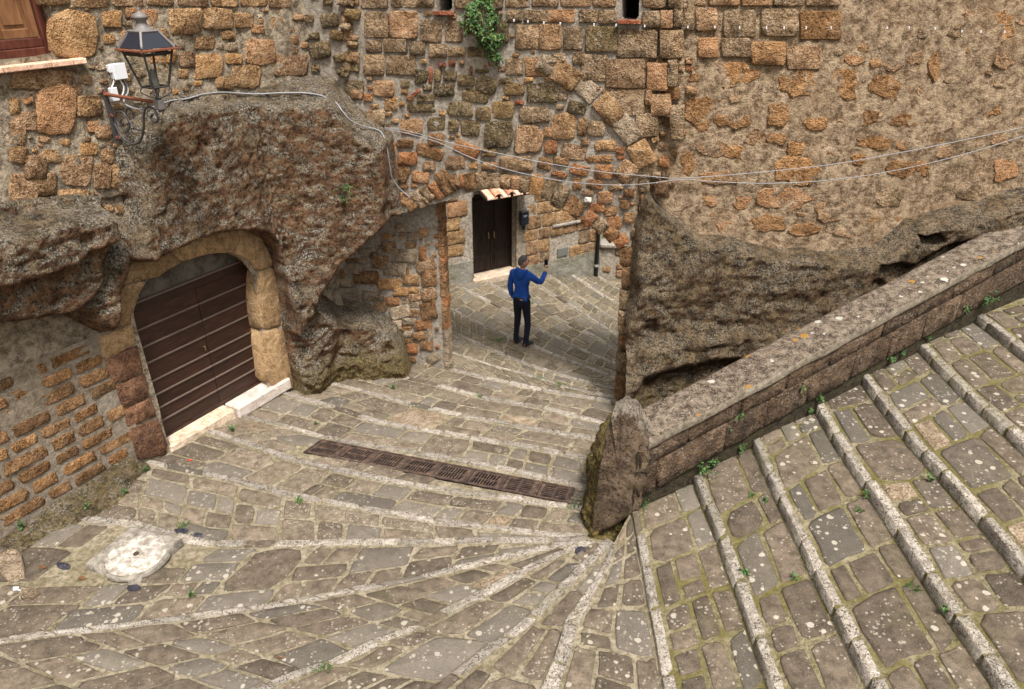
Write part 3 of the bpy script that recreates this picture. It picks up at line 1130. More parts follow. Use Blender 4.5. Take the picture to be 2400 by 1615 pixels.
# ------------------------------------------------------------------ living rock
U_MASS = [(296, 350), (330, 285), (362, 250), (420, 240), (560, 232), (770, 230), (800, 262), (850, 312), (903, 330), (908, 420), (918, 508), (880, 545), (800, 608), (745, 690), (705, 755), (672, 765), (655, 660), (618, 590), (570, 545), (520, 535), (450, 550), (380, 590), (325, 612), (296, 600), (288, 550), (300, 480)]
PANEL = [(1070, 470), (1070, 930), (968, 900), (948, 840), (930, 795), (860, 768), (792, 765), (745, 700), (805, 612), (882, 550), (920, 512)]
ABOVE = [(-200, -200), (1100, -200), (1100, 500), (930, 505), (905, 330), (850, 304), (800, 254), (770, 222), (560, 224), (420, 230), (355, 240), (320, 282), (285, 350), (292, 460), (240, 470), (180, 462), (100, 470), (-200, 500)]
BOULD = [(-200, 530), (24, 520), (95, 492), (222, 484), (232, 555), (208, 600), (214, 640), (186, 690), (148, 730), (24, 748), (-200, 770)]
BOULD2 = [(258, 545), (284, 560), (286, 620), (264, 690), (258, 765), (238, 782), (205, 765), (165, 715), (205, 640), (232, 590)]
BRICKS = [(-200, 775), (24, 755), (150, 742), (205, 770), (245, 790), (268, 850), (296, 980), (312, 1078), (150, 1180), (24, 1262), (-200, 1400)]
SURR = [(238, 790), (252, 740), (275, 660), (320, 610), (395, 575), (470, 540), (560, 530), (615, 560), (640, 610), (650, 660), (665, 770), (690, 900), (690, 930), (640, 960), (420, 1100), (318, 1085)]
PLAST = [(240, 474), (290, 465), (296, 610), (275, 655), (258, 690), (286, 560), (255, 535), (232, 540)]
LOWR = [(690, 775), (745, 715), (790, 770), (862, 772), (925, 800), (945, 905), (850, 935), (760, 962), (690, 950)]


def rock_left(P, n, u, v, s):
    wob = 7 * fbm(P, 1.6, 3)
    u2, v2 = u + wob, v + 7 * fbm(P + 31, 1.6, 3)
    d = 0.03 * fbm(P, 1.3, 2) + 0.014 * fbm(P, 4.0, 3, 0.6, True) + 0.020 * fbm(P, 11.0, 3, 0.7, True)
    pitn = vnoise(P + 3, 3.4)
    d = d - 0.05 * sstep(pitn, 0.62, 0.80)
    lowm = sstep(poly_sd(u, v, [(650, 640), (760, 690), (800, 750), (940, 780), (980, 940), (650, 990)]), -10, 30)
    d = d + lowm * (0.06 * fbm(P, 2.6, 3, 0.6, True) + 0.035 * fbm(P, 7.0, 3, 0.6, True))
    um = poly_sd(u2, v2, U_MASS)
    d = d + 0.32 * sstep(um, -6, 12)
    colm = poly_sd(u2, v2, [(655, 655), (700, 640), (770, 690), (800, 755), (790, 830), (770, 930), (700, 950), (694, 900), (672, 780)])
    d = d + 0.16 * sstep(colm, -10, 20) * (1 - 0.6 * sstep(um, -6, 16))
    d = d - 0.95 * sstep(poly_sd(u2, v2, PANEL), -8, 8)
    d = d + 0.34 * sstep(poly_sd(u2, v2, BOULD), -8, 22)
    # the boulder's weathered cap stands out over its lower half
    d = d + 0.16 * sstep(poly_sd(u2, v2, [(-200, 530), (24, 520), (95, 492), (222, 484), (228, 545), (150, 575), (110, 605), (24, 640), (-200, 690)]), -4, 12)
    d = d + 0.26 * sstep(poly_sd(u2, v2, BOULD2), -6, 20)
    d = d - 0.42 * sstep(poly_sd(u2, v2, BRICKS), -6, 14)
    d = d - 0.60 * sstep(poly_sd(u2, v2, SURR), -6, 8)
    d = d - 0.35 * sstep(poly_sd(u2, v2, PLAST), -6, 10)
    d = d - 0.20 * sstep(poly_sd(u2, v2, [(770, 700), (1000, 700), (1000, 1000), (850, 1000), (760, 900)]), -30, 30)
    # foot spreading on to the paving
    foot = sstep(-P[..., 2], -1.0, -0.45)
    d = d + foot * (0.12 + 0.38 * sstep(-u, -330, -200))
    ab = poly_sd(u, v, ABOVE)
    d = d - 1.1 * sstep(ab, 0, 46)
    return d


rpath = [PLp[:2] - dL[:2] * 4.6 + nL[:2] * 0.06, PLp[:2] + dL[:2] * 1.55 + nL[:2] * 0.06, (-3.42, 9.62), (-3.0, 9.86), (-2.5, 10.02), (-1.9, 10.14), (-1.4, 10.20), (-0.98, 10.18), (-0.72, 10.12)]
GATEKEEP = [(a, b) for a, b in GATE_PX]


def keep_rock(P, u, v, D):
    uu, vv = proj(P)
    return (poly_sd(u, v, ABOVE) < 48) & (poly_sd(u, v, PANEL) < 14) & (poly_sd(u, v, GATE_PX) < -4) & ~((u > 925) & (v > 480) & (u < 2000) & (P[..., 0] > -1.5) & (P[..., 2] > 0.75)) & (P[..., 0] < -1.12)

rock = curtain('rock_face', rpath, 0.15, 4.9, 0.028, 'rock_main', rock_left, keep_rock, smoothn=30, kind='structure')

ROCKR = [(1512, 430), (1540, 470), (1575, 505), (1640, 545), (1800, 580), (1940, 594), (2050, 575), (2120, 520), (2250, 486), (2420, 440), (2600, 400), (2600, 1300), (1400, 1300), (1420, 960), (1440, 860), (1452, 760), (1478, 660), (1488, 560), (1500, 480)]
LEDGE = [(1440, 800), (1500, 785), (1620, 770), (1760, 750), (1900, 735), (2000, 700), (2000, 745), (1860, 790), (1740, 812), (1600, 828), (1500, 850), (1440, 960), (1420, 960)]
HOLLOW = [(1560, 840), (1740, 815), (1860, 795), (1840, 850), (1700, 930), (1560, 960), (1500, 930), (1500, 865)]


def rock_right(P, n, u, v, s):
    u2, v2 = u + 8 * fbm(P, 1.5, 3), v + 8 * fbm(P + 11, 1.5, 3)
    d = 0.035 * fbm(P, 1.2, 2) + 0.014 * fbm(P, 4.2, 3, 0.6, True) + 0.020 * fbm(P, 11, 3, 0.7, True) + 0.022 * fbm(P * np.array([0.5, 0.5, 2.6]), 2.2, 3) - 0.05 * sstep(vnoise(P + 5, 3.0), 0.62, 0.8)
    d = d - 0.16 + 0.46 * sstep(poly_sd(u2, v2, ROCKR), -8, 14)
    d = d + 0.11 * sstep(poly_sd(u2, v2, LEDGE), -10, 14)
    d = d - 0.10 * sstep(poly_sd(u2, v2, HOLLOW), -8, 16)
    d = d + 0.10 * sstep(-P[..., 2], -1.6, -0.6)
    # overhanging brow under the rendered wall, and a deep hole at the right
    brow = poly_sd(u2, v2, [(2040, 590), (2130, 520), (2240, 490), (2330, 470), (2420, 430), (2420, 500), (2200, 560), (2110, 600)])
    d = d + 0.10 * sstep(brow, -6, 10)
    hole = poly_sd(u, v, [(2120, 532), (2160, 526), (2178, 540), (2160, 552), (2128, 550)])
    d = d - 0.35 * sstep(hole, -3, 5)
    return d


rr = [JR[:2] + nB[:2] * 0.02 - dB[:2] * 0.0, JR[:2] + dB[:2] * 8.5 + nB[:2] * 0.02]
curtain('rock_face', rr, -0.4, 4.6, 0.032, 'rock_dark', rock_right, lambda P, u, v, D: (poly_sd(u, v, ROCKR) > -12), kind='structure')

# ------------------------------------------------------------------ stones of the arch wall (positions read in a 2.904x crop whose corner is at 800, 0)
K = 2.904
PLACED = {}


def lay(lst, ox, oy, plane, parent, default, proud=0.035, key='A', **kw):
    for it in lst:
        x, y, w, h = it[:4]
        rot = it[4] if len(it) > 4 and not isinstance(it[4], str) else 0
        m = next((q for q in it[4:] if isinstance(q, str)), None) or (random.choice(default) if isinstance(default, list) else default)
        u, v = ox + x / K, oy + y / K
        PLACED.setdefault(key, []).append((u, v, w / K / 2, h / K / 2))
        px_stone(u, v, w / K, h / K, plane, m, parent, rot, proud=proud * random.uniform(0.6, 1.35), **kw)


def fill(poly, plane, parent, mats, key, tries, wr, ar, proud=0.025, name='stone', gap=3.0, clear=(), **kw):
    xs = [p[0] for p in poly]; ys = [p[1] for p in poly]
    made = 0
    for _ in range(tries):
        u, v = random.uniform(min(xs), max(xs)), random.uniform(min(ys), max(ys))
        w = random.uniform(*wr); h = w * random.uniform(*ar)
        if poly_sd(u, v, poly) < max(w, h) * 0.35:
            continue
        if any(poly_sd(u, v, c) > -max(w, h) * 0.55 for c in clear):
            continue
        ok = True
        for (a, b, rw, rh) in PLACED.get(key, []):
            if abs(a - u) < rw + w / 2 + gap and abs(b - v) < rh + h / 2 + gap:
                ok = False
                break
        if not ok:
            continue
        PLACED.setdefault(key, []).append((u, v, w / 2, h / 2))
        px_stone(u, v, w, h, plane, random.choice(mats), parent, random.uniform(-14, 14), proud=proud * random.uniform(0.5, 1.3), name=name, **kw)
        made += 1
    return made

WE, MO, AR = 'tuff_weathered', 'tuff_mossy', 'tuff_arch'
upper = [(40, 180, 75, 200), (240, 170, 160, 170), (430, 170, 180, 180), (615, 210, 140, 150), (765, 215, 115, 140), (910, 150, 130, 150, MO), (1080, 210, 110, 150, MO),
         (1180, 110, 100, 84), (1325, 110, 150, 84), (1500, 110, 180, 84), (1680, 110, 120, 84), (1815, 112, 116, 90), (2110, 130, 110, 110), (2215, 130, 80, 120), (2295, 120, 60, 120),
         (1275, 250, 170, 160), (1425, 250, 150, 165), (1580, 262, 130, 150), (1770, 262, 205, 165, MO), (2015, 295, 262, 190), (2248, 300, 150, 180),
         (225, 315, 100, 80), (370, 310, 150, 88), (520, 325, 100, 90), (660, 345, 112, 90), (790, 350, 120, 60), (940, 352, 150, 66, MO),
         (225, 440, 135, 140), (410, 442, 195, 132), (1180, 452, 112, 110), (1335, 452, 165, 125), (70, 420, 110, 130, MO), (90, 600, 120, 100, MO),
         (1480, 395, 84, 60), (1620, 395, 80, 84), (1725, 462, 170, 180), (1930, 500, 262, 190), (2150, 520, 140, 185, 'tuff_orange'), (2255, 500, 66, 180),
         (1925, 692, 270, 176), (2092, 660, 46, 110), (2172, 712, 130, 140), (2285, 830, 90, 220), (2080, 850, 150, 150),
         (60, -40, 120, 150), (230, -20, 180, 150), (430, -30, 180, 160), (575, -30, 110, 150), (850, -30, 150, 170), (1020, -20, 160, 160), (1200, -30, 160, 150), (1390, -30, 180, 150), (1600, -30, 200, 150), (1790, -30, 150, 150), (2130, -30, 150, 160), (2290, -30, 130, 170)]
lay(upper, 800, 0, PA, arch_wall, [WE, WE, WE, 'tuff_orange'], 0.028, ex=5.5, jit=0.08)
relief = [(1530, 512, 185, 140, 34), (1672, 606, 165, 125, 42), (1822, 742, 190, 135, 50), (1945, 882, 180, 130, 52), (2042, 1052, 165, 140, 62), (1400, 440, 120, 110, 25)]
lay(relief, 800, 0, PA, arch_wall, ['tuff_pale', 'tuff_rubble'], 0.036, name='voussoir', ex=6.0, jit=0.03)
middle = [(545, 520, 80, 90, MO), (740, 515, 90, 70, MO), (655, 512, 46, 80, MO), (850, 545, 110, 80, MO), (990, 572, 140, 110, 20, MO), (1120, 550, 90, 40, MO), (1182, 606, 130, 80, MO), (1370, 632, 205, 130, MO), (1510, 660, 60, 46, WE), (1605, 732, 125, 80, 15, MO),
          (295, 600, 140, 110, WE), (435, 572, 60, 50, MO), (580, 662, 120, 46, MO), (590, 595, 60, 44, MO), (700, 612, 140, 90, MO), (912, 652, 175, 90, 8, MO), (960, 482, 90, 26, MO), (340, 706, 90, 90, 'tuff_rubble'), (232, 800, 130, 110, WE), (550, 732, 190, 66, MO), (812, 742, 165, 100, MO), (972, 772, 100, 90, MO), (1100, 748, 150, 120, MO), (1315, 782, 200, 110, WE), (1490, 728, 50, 36, WE),
          (480, 862, 150, 110, WE), (650, 842, 120, 84, MO), (765, 852, 66, 80, MO), (880, 872, 130, 110, MO), (1072, 916, 190, 180, MO), (1278, 946, 190, 190), (1515, 862, 165, 180, 'tuff_rubble'), (1640, 862, 58, 120), (1735, 876, 120, 105, WE), (1410, 900, 60, 70), (1430, 1000, 84, 90),
          (440, 976, 110, 52), (455, 1076, 125, 84), (605, 1032, 185, 84, 18), (650, 946, 110, 84), (850, 1012, 175, 90, 25), (1010, 1036, 110, 50, MO), (1580, 1032, 165, 105, 12), (1800, 992, 145, 70, 'tuff_rubble'), (1660, 966, 60, 46), (1900, 1022, 60, 50),
          (600, 1126, 82, 60), (400, 1166, 135, 115, 30), (545, 1202, 120, 76, 10), (782, 1106, 130, 90), (900, 1126, 62, 40, 'tuff_rubble'), (1010, 1126, 100, 50, WE), (1192, 1112, 225, 105, WE), (1385, 1112, 100, 80, 15), (1495, 1096, 100, 60), (1625, 1156, 130, 70, 15), (1760, 1082, 180, 46, -4), (1790, 1166, 120, 100), (1942, 1166, 130, 150, 35),
          (340, 1022, 70, 100), (320, 922, 40, 60), (425, 1262, 60, 46), (500, 1258, 50, 36), (1480, 1184, 110, 34, 12), (1730, 1252, 110, 60, 10), (1870, 1272, 90, 46, -8), (1680, 1306, 74, 40), (1795, 1342, 104, 84), (1960, 1312, 70, 60), (1740, 1412, 100, 56), (1830, 1436, 94, 60, -12), (1932, 1392, 60, 60), (1860, 1512, 100, 76), (1955, 1482, 60, 70), (2062, 1250, 72, 120, WE), (2180, 1282, 90, 100), (2075, 1442, 90, 100, WE), (1608, 1250, 62, 90),
          (340, 1330, 60, 70), (2070, 1350, 60, 60)]
lay(middle, 800, 0, PA, arch_wall, [AR, AR, 'tuff_orange'], 0.032, jit=0.13, ex=2.9, grow=1.02)
vous = [(710, 1240, 86, 165, -26), (590, 1312, 64, 110, -40), (650, 1296, 52, 120, -34), (778, 1236, 48, 100, -20), (830, 1230, 36, 90, -14), (880, 1234, 76, 112, -10), (960, 1222, 68, 112, -6), (1040, 1228, 90, 100, -2, WE), (1122, 1236, 60, 94, 2, WE), (1190, 1242, 60, 90, 4, WE), (1250, 1252, 60, 104, 6, WE), (1330, 1254, 82, 130, 8, 'tuff_rubble'), (1412, 1288, 74, 130, 18), (1494, 1330, 90, 150, 27), (1562, 1384, 60, 110, 32), (1612, 1428, 66, 110, 36), (1690, 1482, 80, 100, 42), (540, 1352, 120, 70, 50), (460, 1376, 120, 66, 42, AR), (1765, 1530, 80, 90, 46), (1840, 1590, 80, 90, 50), (1905, 1640, 70, 90, 55)]
lay(vous, 800, 0, PA, arch_wall, [AR, AR, WE], 0.05, name='voussoir', ex=4.5, jit=0.07)
bricks = [(610, 510, 18, 100), (690, 442, 44, 28), (755, 430, 40, 34), (885, 480, 14, 60), (510, 632, 22, 70, 50), (1212, 696, 56, 28), (332, 130, 16, 50), (1752, 600, 26, 22)]
lay(bricks, 800, 0, PA, arch_wall, 'brick_red', 0.03, name='brick', ex=8, jit=0.02)
lay([(1682, 1356, 44, 34)], 800, 0, PA, arch_wall, 'stone_white', 0.05)
# jamb stones of the archway
jamb = [(1458, 600, 34, 40), (1462, 648, 30, 50), (1456, 700, 30, 44, WE), (1452, 752, 28, 50, WE), (1452, 800, 28, 40), (1446, 850, 26, 50, WE), (1442, 905, 24, 50)]
for (u, v, w, h, *m) in jamb:
    px_stone(u + 12, v, w, h, PA, m[0] if m else AR, arch_wall, proud=0.05, name='stone', jit=0.1)
ARCHREG = [(830, -30), (1560, -30), (1545, 420), (1500, 560), (1400, 500), (1270, 430), (1180, 410), (1060, 430), (930, 470), (905, 330), (850, 250)]
fill(ARCHREG, PA, arch_wall, [AR, WE, 'tuff_rubble'], 'A', 2600, (9, 26), (0.5, 0.9), 0.022, gap=1.6, clear=SLITS)
fill([(705, -40), (850, -40), (850, 260), (905, 310), (800, 235), (740, 215)], PA, arch_wall, [WE, MO], 'A2', 260, (18, 46), (0.55, 0.9), 0.05, gap=2)

# ------------------------------------------------------------------ stones in the right wall
EXP, OR = 'tuff_exposed', 'tuff_orange'
blocks_r = [(160, 130, 140, 150, OR), (385, 160, 205, 180, WE), (660, 152, 235, 180, WE), (935, 170, 262, 185, EXP), (172, 322, 130, 130, OR), (362, 322, 185, 124, WE), (580, 362, 225, 150, EXP), (822, 392, 225, 150, OR), (30, 130, 90, 150, WE), (60, -30, 180, 130, OR), (280, -30, 200, 130, WE), (500, -30, 200, 130, OR), (720, -30, 190, 130, WE), (950, -30, 220, 130, OR)]
lay(blocks_r, 1600, 0, PB, right_wall, OR, 0.028, key='B', ex=5, jit=0.05)
exposed = [(350, 512, 305, 165), (780, 572, 250, 180), (1100, 572, 200, 205), (1382, 592, 212, 160), (115, 772, 230, 215), (350, 822, 240, 96), (650, 782, 150, 195), (912, 842, 180, 90), (1250, 792, 160, 120), (1510, 826, 200, 90), (640, 946, 140, 70), (1310, 972, 240, 90), (1500, 992, 112, 70), (770, 1012, 122, 90), (1200, 1082, 100, 80), (346, 1036, 150, 90), (40, 1112, 84, 150), (782, 1162, 280, 200), (1480, 1152, 170, 120), (1630, 1142, 90, 110), (2180, 172, 150, 200), (1710, 452, 80, 180), (2100, 742, 150, 90), (230, 1212, 270, 100, WE), (700, 1352, 340, 150, OR), (1030, 1442, 260, 150, OR), (560, 1522, 262, 120, EXP), (312, 1542, 150, 84, OR), (1400, 1342, 230, 130, WE), (1950, 1302, 262, 130, WE), (2190, 1162, 160, 150, OR), (60, 530, 90, 60, EXP), (1320, 430, 80, 60), (190, 1010, 200, 120, OR), (500, 940, 160, 110, OR), (830, 1560, 200, 80, EXP), (1120, 1580, 200, 70, OR)]
lay(exposed, 1600, 0, PB, right_wall, EXP, 0.007, key='B', jit=0.30, ex=2.5, rough=0.6, n=14, inner=0.93)
RREG = [(1560, 380), (1600, 170), (1720, 130), (1960, 100), (2420, -30), (2420, 430), (2200, 480), (2050, 560), (1800, 560), (1600, 500)]
fill(RREG, PB, right_wall, [EXP, OR, OR, WE], 'B', 260, (16, 50), (0.4, 0.9), 0.005, gap=5, jit=0.38, ex=2.3, rough=0.6, n=13, inner=0.93)
fill([(1545, 20), (1600, 20), (1640, 180), (1590, 400), (1560, 480), (1520, 430), (1540, 300)], PB, right_wall, [AR, WE, OR], 'B', 400, (14, 40), (0.6, 0.95), 0.035, gap=2)

# ------------------------------------------------------------------ stones of the left wall
RB = 'tuff_rubble'
left = [(500, 230, 300, 300), (760, 130, 120, 110), (1000, 120, 130, 110), (1260, 140, 215, 170), (1480, 130, 190, 140), (1660, 140, 120, 100), (1745, 196, 90, 54), (1880, 160, 76, 84), (1390, 290, 130, 90), (1550, 240, 84, 56), (1770, 352, 205, 170, OR), (1980, 442, 220, 140, OR), (1412, 452, 190, 165), (1270, 400, 112, 100), (1590, 400, 100, 66), (1680, 522, 180, 146), (1530, 562, 120, 90),
        (270, 540, 400, 130), (370, 752, 262, 320, OR), (490, 622, 112, 80), (200, 822, 140, 120), (600, 722, 160, 150), (110, 890, 110, 190), (120, 1052, 124, 110), (350, 1062, 130, 90), (600, 1012, 104, 84), (730, 1062, 84, 90), (240, 1132, 145, 160), (515, 1162, 205, 215, OR), (690, 1202, 112, 170, OR), (822, 1202, 132, 160), (150, 1332, 185, 300, OR), (312, 1252, 130, 150), (500, 1332, 220, 84), (400, 1422, 150, 76), (95, 722, 60, 110), (1080, 240, 110, 90), (870, 260, 90, 110), (1140, 380, 90, 90), (960, 850, 90, 80), (830, 800, 90, 90, 'tuff_pale'), (880, 950, 110, 80), (700, 900, 110, 90), (640, 860, 90, 70), (250, 1420, 160, 90),
        (360, -40, 200, 150), (620, -30, 230, 150), (860, -30, 200, 140), (1080, -30, 180, 140), (1300, -30, 200, 140), (1520, -30, 180, 140), (1730, -30, 170, 150), (1900, -20, 140, 150)]
lay(left, 0, 0, PL, left_wall, [RB, RB, OR], 0.026, key='L', jit=0.17, ex=3.4)
LREG = [(130, -40), (700, -40), (740, 160), (700, 215), (380, 225), (300, 300), (290, 440), (240, 470), (20, 500), (20, 170)]
fill(LREG, PL, left_wall, [RB, OR, 'tuff_pale'], 'L', 2000, (9, 30), (0.55, 0.95), 0.018, gap=2.0, jit=0.15, clear=[[(-60, -120), (112, -120), (135, 150), (200, 135), (200, 160), (-60, 190)]])
fill([(-120, 500), (20, 480), (110, 470), (240, 468), (300, 480), (280, 560), (240, 530)], PL, left_wall, [RB], 'L', 200, (16, 40), (0.6, 0.9), 0.02, gap=2)

# ------------------------------------------------------------------ brick wall at lower left
brick_wall = thing('brick_wall', 'low wall of slanting tuff bricks in thick grey mortar left of the gate', 'wall', at_base(PLp - dL * 2.5))
PBR = (PLp + nL * 0.015, nL)
oBR = PBR[0] - dL * 4.6
curtain('mortar', [oBR[:2], (PBR[0] - dL * 0.05)[:2]], 0.3, 2.5, 0.06, 'mortar_brick', rub(0.014), keep=lambda P, u, v, D: poly_sd(u, v, BRICKS) > -26, parent=brick_wall)
z = 0.45
row = 0
while z < 2.4:
    hgt = random.uniform(0.13, 0.175)
    s_ = -4.6 + random.uniform(0, 0.3)
    while s_ < 0:
        ln = random.uniform(0.26, 0.50)
        c = PBR[0] + dL * (s_ + ln / 2) + np.array([0, 0, z + hgt / 2])
        u, v = proj(c)
        if poly_sd(u, v, BRICKS) > 10 and in_view(c, 60):
            pts = rect_outline(0.22, 0.14, hgt / ln)
            sh = random.uniform(-0.1, 0.1)
            ring = [c + dL * (x * ln * 0.46) + np.array([0, 0, y * hgt * 0.44 + x * sh * hgt * 0.3]) for x, y in pts]
            stone_from_ring('brick', ring, nL, random.uniform(0.004, 0.016), 0.04, random.choice(['tuff_brick', 'tuff_brick', 'tuff_exposed']), brick_wall, inner=0.86, rough=0.3)
        s_ += ln + random.uniform(0.02, 0.05)
    z += hgt + random.uniform(0.03, 0.05)
    row += 1

# ------------------------------------------------------------------ infill panel under the arch (read in a 2.035x crop at 750, 480)
infill = thing('infill_wall', 'small masonry infill wall under the arch, between the rock and the passage', 'wall', at_base(onz(990, 880, 0.2)))
pe0 = onplane(740, 700, *PP); pe1 = onplane(1037, 700, *PP)
curtain('mortar', [pe0[:2], pe1[:2]], -0.1, 3.4, 0.05, 'mortar_arch', rub(0.012), parent=infill)
K2, KS = 2.035, K
K = K2
pst = [(330, 200, 66, 54), (405, 240, 120, 64), (440, 150, 52, 40), (435, 190, 54, 32), (290, 272, 82, 62), (360, 305, 115, 62), (505, 285, 98, 64, -18), (520, 345, 78, 95, -8), (435, 357, 78, 52), (330, 376, 120, 52), (222, 345, 122, 62), (165, 305, 92, 46), (95, 326, 50, 46), (120, 370, 84, 40), (142, 434, 98, 84), (255, 436, 108, 50), (388, 413, 78, 40), (345, 460, 74, 42), (290, 486, 62, 46), (190, 508, 118, 42), (80, 500, 60, 32), (110, 555, 115, 56), (385, 510, 95, 60, -15), (520, 500, 80, 98, -10), (455, 440, 62, 34), (460, 470, 62, 34), (450, 405, 46, 28), (520, 425, 72, 60, -20), (452, 515, 46, 34), (425, 555, 62, 34), (490, 570, 88, 50, -12), (360, 570, 64, 46), (355, 612, 44, 30), (412, 586, 50, 28), (420, 615, 40, 34), (475, 625, 62, 40, -10), (525, 620, 24, 78), (420, 650, 40, 28), (440, 686, 58, 52), (495, 670, 36, 42), (525, 672, 34, 50), (475, 786, 46, 46, 'tuff_pale'), (435, 735, 54, 26), (280, 530, 36, 24), (262, 240, 42, 30), (210, 266, 40, 28), (220, 220, 64, 30), (150, 266, 62, 24), (495, 130, 50, 40), (385, 110, 46, 34), (320, 150, 40, 30), (490, 230, 36, 70), (410, 320, 30, 50), (540, 732, 66, 40, -22, 'tuff_pale'), (440, 776, 22, 14, 'brick_red'), (510, 780, 40, 50)]
lay(pst, 750, 480, PP, infill, [AR, OR, RB, 'tuff_pale'], 0.028, key='P', jit=0.09, ex=4, grow=0.97)
K = KS
fill([(765, 640), (860, 570), (1000, 520), (1030, 530), (1030, 860), (960, 870), (930, 780), (800, 760)], PP, infill, [AR, OR, RB], 'P', 900, (7, 16), (0.5, 0.85), 0.02, gap=2.0)
# brick-edged end of the infill, seen on the passage side
pz = -0.1
e_front = onplane(1037, 700, *PP)
while pz < 3.3:
    hgt = random.uniform(0.10, 0.2)
    mb = MB()
    mb.bbox([e_front[0] + random.uniform(-.01, .01), e_front[1], 0] + np.array([0, 0, pz + hgt / 2]) + dA * 0.03 - nA * 0.07, dA * 0.045, nA * 0.09, (0, 0, hgt / 2 - 0.004), 0.008)
    mb.build('edge_stone', AR if pz > 0.9 else 'tuff_pale', infill, False)
    pz += hgt

# ------------------------------------------------------------------ gate with its stone surround (read in a 2.904x crop at 0, 500)


def c4(pts):
    return [(x / 2.904, 500 + y / 2.904) for x, y in pts]

surround = thing('gate_surround', 'round-headed surround of worn tuff blocks framing the brown gate', 'door surround', at_base(PLp))
SD, SL = 'tuff_surround_dark', 'tuff_surround'
for m, nm, pts in [
    (SL, 'jamb_block', [(655, 850), (885, 750), (922, 880), (700, 996)]),
    (SD, 'jamb_block', [(702, 1002), (924, 890), (975, 1078), (768, 1166)]),
    (SD, 'jamb_block', [(772, 1174), (976, 1086), (1012, 1240), (832, 1328)]),
    (SD, 'jamb_block', [(834, 1336), (1016, 1248), (1066, 1372), (868, 1452)]),
    (SD, 'jamb_block', [(868, 1460), (1068, 1398), (1128, 1560), (1130, 1640), (935, 1680)]),
    (SL, 'voussoir', [(722, 792), (716, 640), (800, 500), (985, 446), (930, 560), (890, 660), (884, 745), (792, 786)]),
    (SL, 'voussoir', [(804, 494), (880, 340), (1140, 252), (1232, 330), (1062, 430), (986, 444)]),
    (SL, 'voussoir', [(1146, 250), (1440, 130), (1600, 96), (1622, 188), (1580, 262), (1420, 272), (1236, 328)]),
    (SL, 'voussoir', [(1606, 98), (1740, 140), (1822, 220), (1862, 352), (1752, 394), (1690, 320), (1584, 264), (1626, 188)]),
    (SL, 'jamb_block', [(1752, 400), (1866, 360), (1912, 762), (1775, 800), (1748, 600)]),
    (SL, 'jamb_block', [(1775, 806), (1916, 768), (1994, 1190), (1930, 1215), (1812, 1150)]),
]:
    poly_stone(c4(pts), PL, m, surround, proud=0.035, name=nm, back=0.26, sub=3, jit=1.3, inner=0.93, rough=0.3)

gate = thing('wooden_gate', 'dark brown double gate of wide horizontal boards in the rock', 'gate', at_base(GP))
PG = (GP, nL)


def gz(x, y):
    return float(onplane(x / 2.904, 500 + y / 2.904, *PG)[2])

edges = [gz(1570, 352), gz(1660, 482), gz(1685, 586), gz(1700, 686), gz(1725, 796), gz(1740, 881), gz(1755, 961), gz(1770, 1038), gz(1800, 1120)]
ms = float(np.dot(onplane(1345 / 2.904, 500 + 600 / 2.904, *PG) - GP, dL))
mat_k = N('gate_wood')
mp = mat_k.mapping((2.2, 2.2, 26))
wv = mat_k.noise(2.0, 6, 0.65, mp)
mat_k.p.inputs['Specular IOR Level'].default_value = 0.35
rc = mat_k.rnd()
cc = mat_k.ramp(wv, [(0.3, (0.013, 0.006, 0.004)), (0.55, (0.034, 0.0135, 0.008)), (0.75, (0.062, 0.027, 0.016))])
cc = mat_k.mix(1.0, cc, mat_k.math('ADD', 0.75, mat_k.math('MULTIPLY', rc, 0.5)), 'MULTIPLY')
mat_k.done(cc, mat_k.bump(wv, 0.25, 0.004), 0.48)
mat_plain('gate_batten', (0.115, 0.082, 0.062), 0.45, 0.4, var=0.35, scale=20)  # paler tone paints the light caught along the board lips
mat_plain('brass', (0.42, 0.31, 0.16), 0.35, 0.5, 0.8)
UZ = np.array([0, 0, 1.0])
for side, (s0, s1) in enumerate(((-0.22, ms - 0.004), (ms + 0.004, 1.95))):
    lf = bpy.data.objects.new('leaf', None)
    link(lf, gate)
    for i in range(len(edges) - 1):
        z1, z0 = edges[i], edges[i + 1]
        c = GP + dL * (s0 + s1) / 2 + UZ * (z0 + z1) / 2 - nL * 0.02
        MB().bbox(c, dL * (s1 - s0) / 2, nL * 0.022, UZ * ((z1 - z0) / 2 - 0.004), 0.004).build('board', 'gate_wood', lf)
        if 0 < i:
            c = GP + dL * (s0 + s1) / 2 + UZ * (z1 - 0.002) + nL * 0.008
            MB().bbox(c, dL * (s1 - s0) / 2, nL * 0.014, UZ * 0.011, 0.004).build('batten', 'gate_batten', lf)
MB().bbox(GP + dL * 0.86 + UZ * (edges[-1] - 0.03) + nL * 0.012, dL * 1.08, nL * 0.02, UZ * 0.028, 0.004).build('bottom_rail', 'gate_wood', gate)
MB().bbox(GP + dL * 0.86 + UZ * (edges[0] - 0.055) + nL * 0.012, dL * 1.08, nL * 0.018, UZ * 0.05, 0.004).build('top_rail', 'gate_wood', gate)
MB().bbox(GP + dL * 0.86 + UZ * (edges[0] + 0.012) + nL * 0.01, dL * 1.08, nL * 0.03, UZ * 0.012, 0.004).build('ledge', 'gate_batten', gate)
MB().box(GP + dL * 0.86 + UZ * (edges[0] + 0.5) - nL * 0.03, dL * 1.15, nL * 0.02, UZ * 0.49).build('lunette', 'lunette_shaded_plaster', gate)
kp = onplane(477, 812, *PG)
MB().tube([kp, kp + nL * 0.03], 0.012, 8).tube([kp + nL * 0.03 + UZ * 0.01, kp + nL * 0.03 - UZ * 0.05], 0.007, 6).build('keyhole_plate', 'brass', gate)
